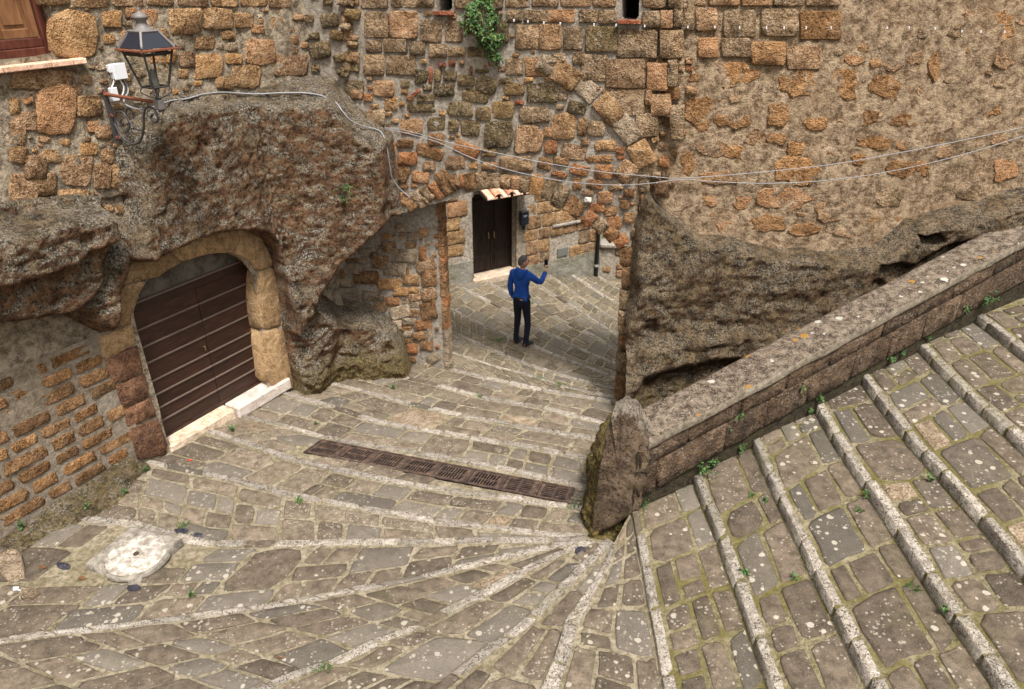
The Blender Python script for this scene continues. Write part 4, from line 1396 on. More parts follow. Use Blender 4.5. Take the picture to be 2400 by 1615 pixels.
sill_thing = thing('gate_threshold', 'pale two-piece stone threshold below the brown gate', 'threshold', at_base(GP + nL * 0.2))
zt = 0.635
for (s0, s1, dp, m) in ((-0.12, 0.93, 0.26, 'stone_cream'), (0.95, 1.96, 0.30, 'stone_white')):
    MB().bbox(GP + dL * (s0 + s1) / 2 + UZ * (zt - 0.09) + nL * (0.0 + dp / 2 + 0.005), dL * (s1 - s0) / 2, nL * dp / 2, UZ * 0.09, 0.015).build('slab', m, sill_thing, False)

# ------------------------------------------------------------------ parapet with coping and end pillar
e = np.array([4.18, 2.2, 0]); e /= np.linalg.norm(e)
nP = np.array([e[1], -e[0], 0.0])
p0 = np.array([1.50, 6.19, 0.0])
PZ0, PK = 1.87, 0.205
PPAR = (p0, nP)
parapet = thing('parapet_wall', 'sloping parapet of dark tuff blocks climbing beside the stairs', 'wall', at_base(p0 + e * 3))


def par(s, h, out=0.0):
    return p0 + e * s + nP * out + UZ * (PZ0 + PK * s - h)


def ps(u, v):
    return float(np.dot(onplane(u, v, *PPAR) - p0, e))

PLEN = 8.2
# core: mortar faces front and back
ns = 120
mb = MB()
V, F = [], []
ss = np.linspace(-0.22, PLEN, ns)
hh = np.linspace(0.0, 2.4, 30)
for side, out in ((0, -0.012), (1, -0.34)):
    b = len(V)
    Pc = np.array([par(s_, h, out) for s_ in ss for h in hh])
    V.extend(list(Pc + nP * (0.012 * vnoise(Pc, 5.0))[:, None]))
    for i in range(ns - 1):
        for j in range(len(hh) - 1):
            F.append((b + i * len(hh) + j, b + i * len(hh) + j + 1, b + (i + 1) * len(hh) + j + 1, b + (i + 1) * len(hh) + j))
mesh_obj('core', V, F, 'joint_dark', parapet, bvh=True)
UPJ = [ps(u, v) for u, v in ((1500, 1040), (1617, 985), (1741, 925), (1848, 870), (1948, 820), (2072, 755), (2154, 712), (2237, 670), (2333, 615))] + [6.6, 7.3, 8.0]
LOJ = [ps(u, v) for u, v in ((1540, 1090), (1696, 1030), (1793, 975), (1891, 930), (1993, 870), (2082, 815), (2161, 770), (2244, 720))] + [6.2, 6.9, 7.6]
LOJ = [-0.20] + LOJ
UPJ[0] = -0.20
COURSE = 0.27


def par_block(s0, s1, h0, h1, proud):
    pts = rect_outline(0.06, 0.025)
    ring = [par((s0 + s1) / 2 + x * ((s1 - s0) / 2 - 0.010), (h0 + h1) / 2 - y * ((h1 - h0) / 2 - 0.009)) for x, y in pts]
    stone_from_ring('block', ring, nP, proud, 0.06, 'tuff_parapet', parapet, inner=0.93, rough=0.3, edge=0.6)

for i in range(len(UPJ) - 1):
    par_block(UPJ[i], UPJ[i + 1], 0.0, 0.25, random.uniform(0.012, 0.028))
for i in range(len(LOJ) - 1):
    par_block(LOJ[i], LOJ[i + 1], 0.25, 0.64, random.uniform(0.02, 0.04))
# coping: one long cast slab, edges worn
ns = 150
sec = [(0.05, 0.0), (0.056, 0.012), (0.056, 0.10), (0.046, 0.119), (0.03, 0.124), (-0.10, 0.128), (-0.24, 0.132), (-0.36, 0.128), (-0.40, 0.115), (-0.42, 0.08), (-0.415, 0.0)]
V, F = [], []
Pc = np.array([par(s_, -h + 0.012, o) for s_ in np.linspace(-0.14, PLEN, ns) for (o, h) in sec])
V = Pc + nP * (0.012 * fbm(Pc, 2.5, 4))[:, None] + UZ * (0.008 * fbm(Pc + 9, 3.0, 3))[:, None]
m = len(sec)
for i in range(ns - 1):
    for j in range(m):
        F.append((i * m + j, i * m + (j + 1) % m, (i + 1) * m + (j + 1) % m, (i + 1) * m + j))
F.append(tuple(range(m)))
mesh_obj('coping', V, F, 'coping_stone', parapet, bvh=True)


def blob(name, rings, mat, parent=None, amp=0.02, sc=5.0, kind=None, bvh=True, ex=3.4):
    """solid grown from stacked outlines [(centre, halfx vec, halfy vec)], squared-off, roughened"""
    n = 48
    V, F = [], []
    for (c, ax, ay) in rings:
        for k in range(n):
            t = 2 * math.pi * k / n
            cx, sy = math.cos(t), math.sin(t)
            r = (abs(cx) ** ex + abs(sy) ** ex) ** (-1 / ex)
            if ex > 6:
                q_ = (k / n * 8) % 8
                side, fr_ = int(q_ // 2), (q_ % 2) - 1
                cx, sy = ((1, fr_), (-fr_, 1), (-1, -fr_), (fr_, -1))[side]
                r = 1.0 - 0.06 * abs(fr_) ** 6
            V.append(np.asarray(c) + np.asarray(ax) * cx * r + np.asarray(ay) * sy * r)
    V = np.array(V)
    m = len(rings)
    cen = np.array([r[0] for r in rings]).mean(axis=0)
    D = V - cen; D /= np.linalg.norm(D, axis=1)[:, None] + 1e-9
    V = V + D * (amp * fbm(V, sc, 4, 0.55, True))[:, None] + D * (amp * 0.5 * fbm(V, sc * 4, 3))[:, None]
    V = np.vstack([V, V[-n:].mean(axis=0)[None]])
    for i in range(m - 1):
        for k in range(n):
            F.append((i * n + k, i * n + (k + 1) % n, (i + 1) * n + (k + 1) % n, (i + 1) * n + k))
    for k in range(n):
        F.append(((m - 1) * n + k, (m - 1) * n + (k + 1) % n, m * n))
    return mesh_obj(name, V, F, mat, parent, True, kind, bvh=bvh)


def lerp_rings(keys, n):
    """keys: [(t, c, ax, ay)] -> n interpolated rings"""
    ts = [k[0] for k in keys]
    out = []
    for t in np.linspace(ts[0], ts[-1], n):
        f = lambda j: np.array([np.interp(t, ts, [k[j][q] for k in keys]) for q in range(3)])
        out.append((f(1), f(2), f(3)))
    return out

mat_rock('rock_pillar', (0.10, 0.065, 0.042), (0.36, 0.255, 0.17), (0.16, 0.12, 0.085), (0.50, 0.41, 0.31), lichen=0.5, moss=0.2, moss_z=(0.8, 1.2), yellow=0.2, up=(0.1, 0.6))
PNn = np.array([-0.30, -0.95, 0.0]); PNn /= np.linalg.norm(PNn)
PPIL = (onz(1440, 1218, 0.80), PNn)
pil = poly_stone([(1428, 990), (1436, 970), (1462, 956), (1484, 966), (1522, 1022), (1522, 1080), (1512, 1130), (1498, 1192), (1445, 1226), (1392, 1256), (1388, 1228), (1398, 1150), (1409, 1080), (1420, 1025)], PPIL, 'rock_pillar', None, proud=0.045, name='stone_pillar', back=0.22, sub=4, jit=2.2, inner=0.93, rough=0.5)
tag(pil, 'rough upright stone slab standing at the foot of the parapet', 'pillar')
keys = [(0.0, (1.12, 6.80, 0.2), (0.28, 0, 0), (0.1, 0.72, 0)), (0.4, (1.17, 6.95, 0.7), (0.25, 0, 0), (0.1, 0.68, 0)), (0.75, (1.27, 7.15, 1.05), (0.2, 0, 0), (0.08, 0.55, 0)), (1.0, (1.36, 7.3, 1.3), (0.1, 0, 0), (0.05, 0.35, 0))]
blob('mossy_rock', lerp_rings(keys, 30), 'rock_mossy', amp=0.09, sc=3.2, kind='structure')

# ------------------------------------------------------------------ drain grates
mat_k = N('rusty_iron')
n1 = mat_k.noise(14, 4, 0.75)
mat_k.p.inputs['Specular IOR Level'].default_value = 0.3
mat_k.done(mat_k.ramp(n1, [(0.36, (0.026, 0.018, 0.015)), (0.52, (0.062, 0.040, 0.030)), (0.66, (0.13, 0.078, 0.050))]), mat_k.bump(n1, 0.4, 0.02), 0.7)
mat_plain('drain_dark', (0.012, 0.010, 0.008), 0.95, 0.05)  # channel coloured near black for the shade below the grates
tr = MB()
for (a, b) in ((gTL, gTR), (gTR, gBR), (gBR, gBL), (gBL, gTL)):
    V = [a + [0, 0, -0.012], b + [0, 0, -0.012], b + [0, 0, -0.3], a + [0, 0, -0.3]]
    tr.add(V, [(0, 1, 2, 3)])
tr.add([p + [0, 0, -0.3] for p in (gTL, gTR, gBR, gBL)], [(0, 1, 2, 3)])
tr.build('drain_channel', 'drain_dark', SECT['lane'])
ORD = ['leftmost', 'second from the left', 'third from the left', 'fourth from the left', 'fifth from the left', 'sixth from the left', 'seventh from the left', 'rightmost']
for i in range(8):
    f0, f1 = i / 8 + 0.0012, (i + 1) / 8 - 0.0012
    A_, B_ = gTL + (gTR - gTL) * f0, gTL + (gTR - gTL) * f1
    D_, C_ = gBL + (gBR - gBL) * f0, gBL + (gBR - gBL) * f1

    def gp(x, y):
        return (A_ * (1 - x) + B_ * x) * (1 - y) + (D_ * (1 - x) + C_ * x) * y

    mb = MB()

    def bar(x0, x1, y0, y1, h=0.005, z=0.0, sk=0.0):
        q = [gp(x0 + sk, y0), gp(x1 + sk, y0), gp(x1 - sk, y1), gp(x0 - sk, y1)]
        V = [p + [0, 0, z] for p in q] + [p + [0, 0, z - h * 3] for p in q]
        mb.add(V, [(0, 1, 2, 3), (4, 7, 6, 5), (0, 4, 5, 1), (1, 5, 6, 2), (2, 6, 7, 3), (3, 7, 4, 0)])
    # outer frame, raised rim, then the slotted plate
    bar(0, 1, 0, .055, z=0.010); bar(0, 1, .945, 1, z=0.010); bar(0, .045, .055, .945, z=0.010); bar(.955, 1, .055, .945, z=0.010)
    bar(.06, .94, .075, .15); bar(.06, .94, .85, .925); bar(.06, .15, .15, .85); bar(.85, .94, .15, .85)
    if i < 6:
        bar(.15, .85, .47, .53)
        for r0, r1 in ((.15, .47), (.53, .85)):
            for k in range(9):
                x = .15 + .70 * k / 8
                bar(x - .016, x + .016, r0, r1, sk=0.012)
    else:
        bar(.47, .53, .15, .85)
        for r0, r1 in ((.15, .47), (.53, .85)):
            for k in range(7):
                y = .15 + .70 * k / 6
                bar(r0, r1, y - .022, y + .022)
    o = mb.build('drain_grate', 'rusty_iron', origin=gp(.5, .5))
    tag(o, 'rusty iron drain grate, %s of the row across the lane' % ORD[i], 'drain grate', 'drain grates in a row across the lane')

# ------------------------------------------------------------------ manhole
man_c = np.mean(MH, axis=0)
zz = onz(310, 1300, 0.70)[2]
mh = thing('manhole_cover', 'round whitewashed stone cover in a square stone frame, in the paving', 'manhole cover', at_base(man_c))
tz = 0.748
ring = [np.array([p[0], p[1], tz]) for p in MH]
rg = []
for i in range(4):
    for k in range(3):
        rg.append(ring[i] + (ring[(i + 1) % 4] - ring[i]) * k / 3)
stone_from_ring('frame', rg, UZ, 0.012, 0.10, 'concrete', mh, inner=0.94, rough=0.1)
k = N('whitewash')
wn_ = k.noise(9, 5, 0.75)
k.done(k.mix(k.math('MULTIPLY', k.step(k.noise(22, 4, 0.75), 0.52, 0.62), 0.8), k.ramp(wn_, [(0.42, (0.22, 0.19, 0.15)), (0.52, (0.42, 0.38, 0.33)), (0.62, (0.54, 0.50, 0.44))]), (0.26, 0.22, 0.17)), k.bump(wn_, 0.6, 0.06))
cen = onz(320, 1300, tz + 0.008)
mb = MB()
mb.lathe(cen, [(0.30, -0.05), (0.30, 0.002), (0.285, 0.010), (0.02, 0.012), (0.0, 0.012)], 32).build('cover', 'whitewash', mh, True)
mb = MB()
mb.lathe(cen, [(0.335, -0.05), (0.335, 0.003), (0.305, 0.003), (0.305, -0.05)], 32).build('rim', 'concrete', mh, True)
mb = MB()
mb.lathe(cen, [(0.035, 0.0), (0.03, 0.020), (0.012, 0.022), (0.0, 0.008)], 10).build('lifting_eye', 'rusty_iron', mh)

# ------------------------------------------------------------------ house beyond the arch
HP = onz(1110, 659, -0.12)
HP[2] = 0
dH = np.array([0.86, 0.51, 0.0]); dH /= np.linalg.norm(dH); nH = np.array([dH[1], -dH[0], 0.0])
PH = (HP, nH)
house = thing('stone_house', 'house front of orange tuff blocks seen through the archway', 'house', at_base(HP))


def hs_(u, v):
    q = onplane(u, v, *PH)
    return float(np.dot(q - HP, dH)), float(q[2])

DOORW, DOOR0, DOOR1 = 1.10, -0.06, 1.86
HEND = hs_(1405, 600)[0]
PLR, PLL = hs_(1240, 622)[1], hs_(1095, 612)[1]
oH = HP - dH * 3.2
hdoor = [(3.2, DOOR0), (3.2 + DOORW, DOOR0), (3.2 + DOORW, DOOR1), (3.2, DOOR1)]
curtain('wall', [oH[:2], (HP + dH * HEND)[:2]], -2.0, 4.6, 0.08, 'mortar_grey', rub(0.012), holes=[hdoor], parent=house)
he = HP + dH * HEND
MB().box(he - nH * 1.5 + UZ * 1.3 - dH * 0.03, dH * 0.03, nH * 1.5, UZ * 3.3).build('side_wall', 'mortar_grey', house)
HATCH = hs_(1318, 590)
z = -1.0
while z < 2.6:
    hgt = random.uniform(0.27, 0.38)
    s_ = -2.4 + random.uniform(0, 0.3)
    while s_ < HEND - 0.06:
        ln = random.uniform(0.26, 0.52)
        s1 = min(s_ + ln, HEND - 0.03)
        c = HP + dH * (s_ + s1) / 2 + UZ * (z + hgt / 2)
        plin = PLL if s_ < 0 else PLR
        hit_door = s1 > -0.02 and s_ < DOORW + 0.12 and z + hgt > DOOR0 and z < DOOR1 + 0.05
        hit_hatch = abs((s_ + s1) / 2 - HATCH[0]) < 0.17 + (s1 - s_) / 2 and abs(z + hgt / 2 - HATCH[1]) < 0.11 + hgt / 2
        if not hit_door and not hit_hatch and z > plin - 0.12 and s1 - s_ > 0.1 and in_view(c, 40):
            ring = [c + dH * x * ((s1 - s_) / 2 - 0.012) + UZ * y * (hgt / 2 - 0.012) for x, y in rect_outline(0.16, 0.05, hgt / (s1 - s_))]
            stone_from_ring('block', ring, nH, random.uniform(0.012, 0.035), 0.05, random.choice(['tuff_house', 'tuff_house', 'tuff_orange', WE]), house, inner=0.9, rough=0.35)
        s_ = s1
    z += hgt
# plinth of grey cement
mat_mortar('cement', (0.13, 0.12, 0.095), (0.26, 0.24, 0.20), grain=12, stain=0.7, staincol=(0.11, 0.10, 0.06), spk=0.2, bump=0.4, moss=0.3)
for (s0, s1, z0a, z1a, z0b, z1b) in ((-2.5, -0.02, -0.9, PLL, -0.9, PLL), (DOORW + 0.06, HEND, -1.9, PLR, -1.9, PLR)):
    mb = MB()
    V = []
    for (s_, zl, zh) in ((s0, z0a, z1a), (s1, z0b, z1b)):
        for o in (-0.02, 0.045):
            V += [HP + dH * s_ + nH * o + UZ * zl, HP + dH * s_ + nH * (o - (0.012 if o > 0 else 0)) + UZ * zh]
    mb.add(V, [(0, 1, 3, 2), (4, 6, 7, 5), (2, 3, 7, 6), (1, 5, 7, 3)])
    mb.build('plinth', 'cement', house)
# door
mat_k = N('door_wood')
wv = mat_k.noise(2.0, 5, 0.65, mat_k.mapping((14, 14, 1.6)))
mat_k.p.inputs['Specular IOR Level'].default_value = 0.25
mat_k.done(mat_k.ramp(wv, [(0.35, (0.006, 0.004, 0.003)), (0.65, (0.028, 0.014, 0.009))]), mat_k.bump(wv, 0.3, 0.004), 0.55)
door = bpy.data.objects.new('door', None)
link(door, house)
door.location = Vector(HP + dH * 0.56) - Vector(house.location)


def hbox(s0, s1, z0, z1, o0, o1, name, mat, parent, bev=0.006):
    c = HP + dH * (s0 + s1) / 2 + UZ * (z0 + z1) / 2 + nH * (o0 + o1) / 2
    return MB().bbox(c, dH * (s1 - s0) / 2, nH * abs(o1 - o0) / 2, UZ * (z1 - z0) / 2, bev).build(name, mat, parent)

for k, (s0, s1) in enumerate(((0.03, 0.555), (0.565, 1.09))):
    hbox(s0, s1, DOOR0 + 0.02, DOOR1 - 0.03, -0.25, -0.21, 'leaf', 'door_wood', door)
    for (z0, z1) in ((0.0, 0.33), (0.45, 1.65)):
        hbox(s0 + 0.09, s1 - 0.09, DOOR0 + z0 + 0.08, DOOR0 + z1 + 0.08, -0.215, -0.192, 'panel', 'door_wood', door, 0.02)
    c = HP + dH * (0.56 + (-0.07 if k == 0 else 0.07)) + UZ * 0.88 - nH * 0.20
    MB().tube([c, c + nH * 0.05], 0.014, 8).tube([c + nH * 0.05 - UZ * 0.02, c + nH * 0.055 - UZ * 0.13], [0.012, 0.009], 8).build('handle', 'brass', door)
for (s0, s1, z0, z1) in ((-0.0, 0.03, DOOR0, DOOR1), (1.09, 1.12, DOOR0, DOOR1), (0.03, 1.09, DOOR1 - 0.03, DOOR1)):
    hbox(s0, s1, z0, z1, -0.25, -0.16, 'frame', 'door_wood', door)
for (a, b) in (((-0.0), DOOR0), (DOORW, DOOR0)):
    q = [HP + dH * a + UZ * DOOR0, HP + dH * a + UZ * DOOR1]
    V = [q[0] + nH * 0.02, q[1] + nH * 0.02, q[1] - nH * 0.3, q[0] - nH * 0.3]
    MB().add(V, [(0, 1, 2, 3)]).build('reveal', 'mortar_grey', house)
q = HP + UZ * DOOR1
MB().add([q, q + dH * DOORW, q + dH * DOORW - nH * 0.3, q - nH * 0.3], [(0, 1, 2, 3)]).build('reveal', 'mortar_grey', house)
hbox(-0.05, DOORW + 0.06, DOOR0 - 0.16, DOOR0 + 0.005, -0.28, 0.16, 'doorstep', 'stone_cream', house, 0.015)
hbox(DOORW + 0.0, DOORW + 0.05, DOOR0, DOOR1, -0.02, 0.05, 'door_trim', 'tuff_pale', house, 0.01)
# tiled canopy over the door
mat_tuff('terracotta', (0.22, 0.085, 0.045), (0.46, 0.22, 0.125), (0.62, 0.40, 0.27), lichen=0.4, dirt=0.15, pit=0.2, bump=0.3)
mat_tuff('terracotta_pale', (0.40, 0.23, 0.14), (0.60, 0.40, 0.27), (0.70, 0.53, 0.40), lichen=0.3, dirt=0.1, pit=0.1, bump=0.2)
cn = bpy.data.objects.new('door_canopy', None)
link(cn, house)
cn.location = Vector(HP + dH * 0.56 + UZ * DOOR1) - Vector(house.location)
czb, czf, cout = DOOR1 + 0.27, DOOR1 + 0.06, 0.62
c0, c1 = 0.02, 1.30


def cp(s, f, up=0.0):
    return HP + dH * s + nH * (cout * f) + UZ * (czb + (czf - czb) * f + up)

mb = MB()
mb.add([cp(c0, 0), cp(c1, 0), cp(c1, 1), cp(c0, 1), cp(c0, 0, -.05), cp(c1, 0, -.05), cp(c1, 1, -.05), cp(c0, 1, -.05)], [(0, 1, 2, 3), (4, 7, 6, 5), (3, 2, 6, 7), (0, 3, 7, 4), (1, 5, 6, 2)]).build('canopy_board', 'door_wood', cn)
for k in range(4):
    s0 = c0 + 0.02 + k * 0.31
    mb = MB()
    mb.add([cp(s0, 0, .012), cp(s0 + .24, 0, .012), cp(s0 + .24, 1.04, .012), cp(s0, 1.04, .012), cp(s0, 1.04, -.01), cp(s0 + .24, 1.04, -.01), cp(s0, 0, .05), cp(s0, 1.04, .05), cp(s0 + .24, 0, .05), cp(s0 + .24, 1.04, .05)], [(0, 1, 2, 3), (3, 2, 5, 4), (6, 0, 3, 7), (1, 8, 9, 2)])
    mb.build('flat_tile', 'terracotta_pale', cn)
    if k:
        for half in (0, 1):
            mb = MB()
            V, F = [], []
            for i, f in enumerate((0.0 + 0.5 * half, 0.56 + 0.5 * half)):
                for q in range(9):
                    t = math.pi * q / 8
                    r = 0.085 if i == 0 else 0.10
                    V.append(cp(s0 - 0.035 + r * math.cos(t), f, .02 + r * 0.8 * math.sin(t) + 0.02 * half * (1 - i)))
            for q in range(8):
                F.append((q, q + 1, 9 + q + 1, 9 + q))
            mb.add(V, F).build('barrel_tile', 'terracotta', cn, True)
# meter hatch, ledge stone and downpipe
mat_plain('hatch_grey', (0.13, 0.13, 0.115), 0.6, 0.3)
mat_plain('black_metal', (0.012, 0.012, 0.013), 0.5, 0.4)
hbox(HATCH[0] - 0.15, HATCH[0] + 0.15, HATCH[1] - 0.10, HATCH[1] + 0.10, -0.02, 0.03, 'meter_hatch', 'hatch_grey', house, 0.004)
lg = hs_(1330, 523)
hbox(lg[0] - 0.45, lg[0] + 0.45, lg[1] - 0.035, lg[1] + 0.035, 0.0, 0.07, 'string_course', 'plaster_grey', house, 0.02)
pp = onplane(1402, 560, HP + nH * 0.10, nH)
mb = MB().tube([(pp[0], pp[1], 2.4), (pp[0], pp[1], -0.95), (pp[0] + .02, pp[1] - .04, -1.05), (pp[0] + .05, pp[1] - .12, -1.07)], 0.048, 10)
mb.build('downpipe', 'black_metal', house, True)
mb = MB().tube([(pp[0], pp[1], -0.42), (pp[0], pp[1], -0.36)], 0.056, 10)
mb.build('pipe_bracket', 'hatch_grey', house, True)
# letterbox on the house
mb_ = hs_(1224, 508)
lb = thing('letterbox', 'small dark blue metal letterbox on the wall right of the dark door', 'letterbox', tuple(HP + dH * mb_[0] + UZ * (mb_[1] - 0.18)))
mat_plain('box_blue', (0.018, 0.026, 0.045), 0.4, 0.4)
mat_plain('print_white', (0.6, 0.6, 0.6), 0.6, 0.2)
hbox(mb_[0] - 0.10, mb_[0] + 0.10, mb_[1] - 0.16, mb_[1] + 0.14, 0.035, 0.13, 'body', 'box_blue', lb, 0.01)
hbox(mb_[0] - 0.105, mb_[0] + 0.105, mb_[1] + 0.14, mb_[1] + 0.17, 0.035, 0.15, 'lid', 'hatch_grey', lb, 0.01)
hbox(mb_[0] - 0.05, mb_[0] + 0.05, mb_[1] + 0.055, mb_[1] + 0.07, 0.131, 0.134, 'printed_word', 'print_white', lb, 0.001)
hbox(mb_[0] - 0.04, mb_[0] + 0.04, mb_[1] + 0.03, mb_[1] + 0.042, 0.131, 0.134, 'printed_word', 'print_white', lb, 0.001)
hbox(mb_[0] - 0.035, mb_[0] + 0.035, mb_[1] - 0.29, mb_[1] - 0.18, 0.035, 0.09, 'bell_box', 'black_metal', lb, 0.01)
# garden wall and shrub beyond the downpipe
gw = thing('garden_wall', 'low rubble garden wall with a stone coping beyond the downpipe', 'wall', at_base(he))
g0 = he + dH * 0.0
dG = np.array([0.98, -0.12, 0.0]); nG = np.array([dG[1], -dG[0], 0.0])
gtop = ony(1440, 578, g0[1])[2]
curtain('mortar', [g0[:2], (g0 + dG * 3)[:2]], -2.1, gtop, 0.1, 'mortar_grey', rub(0.01), parent=gw)
for _ in range(40):
    a, b = random.uniform(0.05, 2.2), random.uniform(gtop - 0.95, gtop - 0.12)
    c = g0 + dG * a + UZ * b
    w, h = random.uniform(0.08, 0.17), random.uniform(0.06, 0.10)
    if any(abs(a - q[0]) < q[2] + w + 0.01 and abs(b - q[1]) < q[3] + h + 0.01 for q in PLACED.get('G', [])):
        continue
    PLACED.setdefault('G', []).append((a, b, w, h))
    stone_from_ring('stone', [c + dG * x * w + UZ * y * h for x, y in rect_outline(0.3, 0.08)], nG, 0.03, 0.05, random.choice([WE, OR]), gw)
MB().bbox(g0 + dG * 1.5 + UZ * (gtop + 0.04) - nG * 0.15, dG * 1.5, nG * 0.23, UZ * 0.045, 0.02).build('coping', 'plaster_grey', gw)

# ------------------------------------------------------------------ slit windows high in the arch wall
mat_plain('void_dark', (0.01, 0.009, 0.008), 0.95, 0.0)
for w_ in SLITS:
    q = [onplane(a, b, *PA) for a, b in w_]
    mb = MB()
    for i in range(4):
        a, b = q[i], q[(i + 1) % 4]
        mb.add([a, b, b - nA * 0.45, a - nA * 0.45], [(0, 1, 2, 3)])
    mb.build('window_reveal', 'mortar_arch', arch_wall)
    MB().add([p - nA * 0.45 for p in q], [(0, 1, 2, 3)]).build('window_dark_sheet', 'void_dark', arch_wall)  # black sheet closing the slit, painted for the unlit interior
    c = (q[2] + q[3]) / 2
    MB().bbox(c - UZ * 0.015 + nA * 0.02, dA * 0.14, nA * 0.06, UZ * 0.022, 0.006).build('window_sill', 'brick_red', arch_wall)

# ------------------------------------------------------------------ shuttered window, top left
mat_k = N('shutter_wood')
wv = mat_k.noise(2.0, 5, 0.65, mat_k.mapping((10, 10, 2)))
mat_k.p.inputs['Specular IOR Level'].default_value = 0.3
mat_k.done(mat_k.ramp(wv, [(0.35, (0.13, 0.055, 0.022)), (0.65, (0.24, 0.115, 0.05))]), None, 0.5)
mat_k = N('frame_wood')
wv = mat_k.noise(2.0, 5, 0.65, mat_k.mapping((10, 10, 2)))
mat_k.p.inputs['Specular IOR Level'].default_value = 0.35
mat_k.done(mat_k.ramp(wv, [(0.35, (0.055, 0.014, 0.008)), (0.65, (0.12, 0.036, 0.02))]), None, 0.45)
WP = PLp - nL * 0.16
cs, cz = [float(x) for x in (np.dot(onplane(120, 126, WP, nL) - WP, dL), onplane(120, 126, WP, nL)[2])]
window = thing('shuttered_window', 'brown wooden window with a panelled shutter beside the lantern', 'window', tuple(WP + dL * (cs - 0.5) + UZ * cz))


def wbox(s0, s1, z0, z1, o0, o1, name, mat, parent=None, bev=0.006):
    c = WP + dL * (s0 + s1) / 2 + UZ * (z0 + z1) / 2 + nL * (o0 + o1) / 2
    return MB().bbox(c, dL * (s1 - s0) / 2, nL * abs(o1 - o0) / 2, UZ * (z1 - z0) / 2, bev).build(name, mat, parent or window)

wbox(cs - 0.07, cs, cz, cz + 1.5, 0.0, 0.07, 'frame_stile', 'frame_wood')
wbox(cs - 1.1, cs - 0.072, cz, cz + 0.075, 0.0, 0.07, 'frame_rail', 'frame_wood')
wbox(cs - 1.1, cs - 0.075, cz + 0.078, cz + 0.16, -0.02, 0.045, 'sash_rail', 'frame_wood')
for a0, a1 in ((cs - 0.50, cs - 0.075), (cs - 0.95, cs - 0.55)):
    wbox(a0 + 0.001, a1 - 0.001, cz + 0.162, cz + 1.5, -0.03, 0.0, 'shutter_board', 'shutter_wood')
    wbox(a1 - 0.085, a1 - 0.002, cz + 0.162, cz + 1.5, 0.002, 0.022, 'shutter_stile', 'shutter_wood')
    wbox(a0 + 0.085, a1 - 0.087, cz + 0.164, cz + 0.25, 0.002, 0.022, 'shutter_rail', 'shutter_wood')
    wbox(a0 + 0.12, a1 - 0.12, cz + 0.285, cz + 1.4, 0.002, 0.018, 'raised_panel', 'shutter_wood', None, 0.015)
wbox(cs - 0.55, cs - 0.50, cz + 0.1, cz + 1.5, -0.02, 0.06, 'meeting_stile', 'frame_wood')
ws = float(np.dot(onplane(190, 140, *PL) - WP, dL))
wz = float(onplane(190, 134, *PL)[2])
sl = thing('window_ledge', 'pale terracotta sill slab below the brown shuttered window', 'window sill', tuple(WP + dL * (ws - 0.5) + UZ * wz))
sl['kind'] = 'thing'
x0 = -1.6
xs_ = [ws, ws - 0.14, ws - 0.36, ws - 0.60, ws - 0.82, ws - 1.05, ws - 1.3]
for i in range(6):
    wbox(xs_[i + 1] + 0.002, xs_[i] - 0.002, wz - 0.055, wz, 0.02, 0.27 + random.uniform(-0.004, 0.004), 'sill_tile', 'terracotta_pale', sl, 0.008)
mb = MB()
for a, b in (((cs, cz - 0.0), (cs, cz + 1.6)),):
    V = [WP + dL * a[0] + UZ * a[1], WP + dL * b[0] + UZ * b[1]]
    mb.add([V[0], V[1], V[1] + nL * 0.17 + dL * 0.02, V[0] + nL * 0.17 + dL * 0.02], [(0, 1, 2, 3)])
mb.build('window_reveal', 'mortar_rubble', left_wall)

# ------------------------------------------------------------------ wall lantern
BV = BVHTree.FromPolygons(BVH_V, BVH_F)


def hit(u, v, off=0.02):
    d = Vector(ray(u, v)).normalized()
    loc, nn, i, dist = BV.ray_cast(Vector((0, 0, CAMH)), d)
    if loc is None:
        return np.array(onz(u, v, 0.5)), np.array([0, 0, 1.0])
    if nn.dot(d) > 0:
        nn = -nn
    return np.array(loc) + np.array(nn) * off, np.array(nn)


mat_plain('lamp_iron', (0.055, 0.05, 0.05), 0.5, 0.4, 0.3, var=0.4, scale=18)
mat_plain('lamp_cap', (0.15, 0.135, 0.125), 0.6, 0.3, 0.2, var=0.35, scale=22)
mat_plain('rust', (0.16, 0.055, 0.028), 0.85, 0.2, 0.0, var=0.5, scale=26)
mat_plain('lamp_panel', (0.020, 0.022, 0.030), 0.22, 0.5)
k = N('lamp_glass')
k.p.inputs['Transmission Weight'].default_value = 1.0
k.p.inputs['Roughness'].default_value = 0.03
k.p.inputs['Base Color'].default_value = (0.93, 0.92, 0.86, 1)
k.p.inputs['IOR'].default_value = 1.02
k.p.inputs['Specular IOR Level'].default_value = 0.5
W0 = onplane(238, 212, *PL); W1 = onplane(268, 325, *PL)
lamp = thing('wall_lantern', 'iron wall lantern with glass sides on a scrolled bracket left of the rock', 'lantern', tuple(W1))
pc_ = (W0 + W1) / 2
MB().bbox(pc_ + nL * 0.045, dL * 0.028, nL * 0.010, UZ * ((W0[2] - W1[2]) / 2 + 0.02), 0.006).build('back_plate', 'lamp_iron', lamp)
for p_ in (W0 - UZ * 0.01, W1 + UZ * 0.02, pc_):
    MB().tube([p_ + nL * 0.05, p_ + nL * 0.075], 0.016, 8).build('bolt', 'rust', lamp)
A0 = W0 + nL * 0.05 - UZ * 0.035
LX = 0.93
A1 = W0 + nL * LX - UZ * 0.045
MB().tube([A0, A0 + nL * 0.05, A1 - nL * 0.12, A1], [0.026, 0.019, 0.017, 0.017], 10).build('arm', 'rust', lamp, True)
MB().bbox(A1 + nL * 0.0 - UZ * 0.02, dL * 0.035, nL * 0.045, UZ * 0.05, 0.01).build('arm_end', 'lamp_cap', lamp)


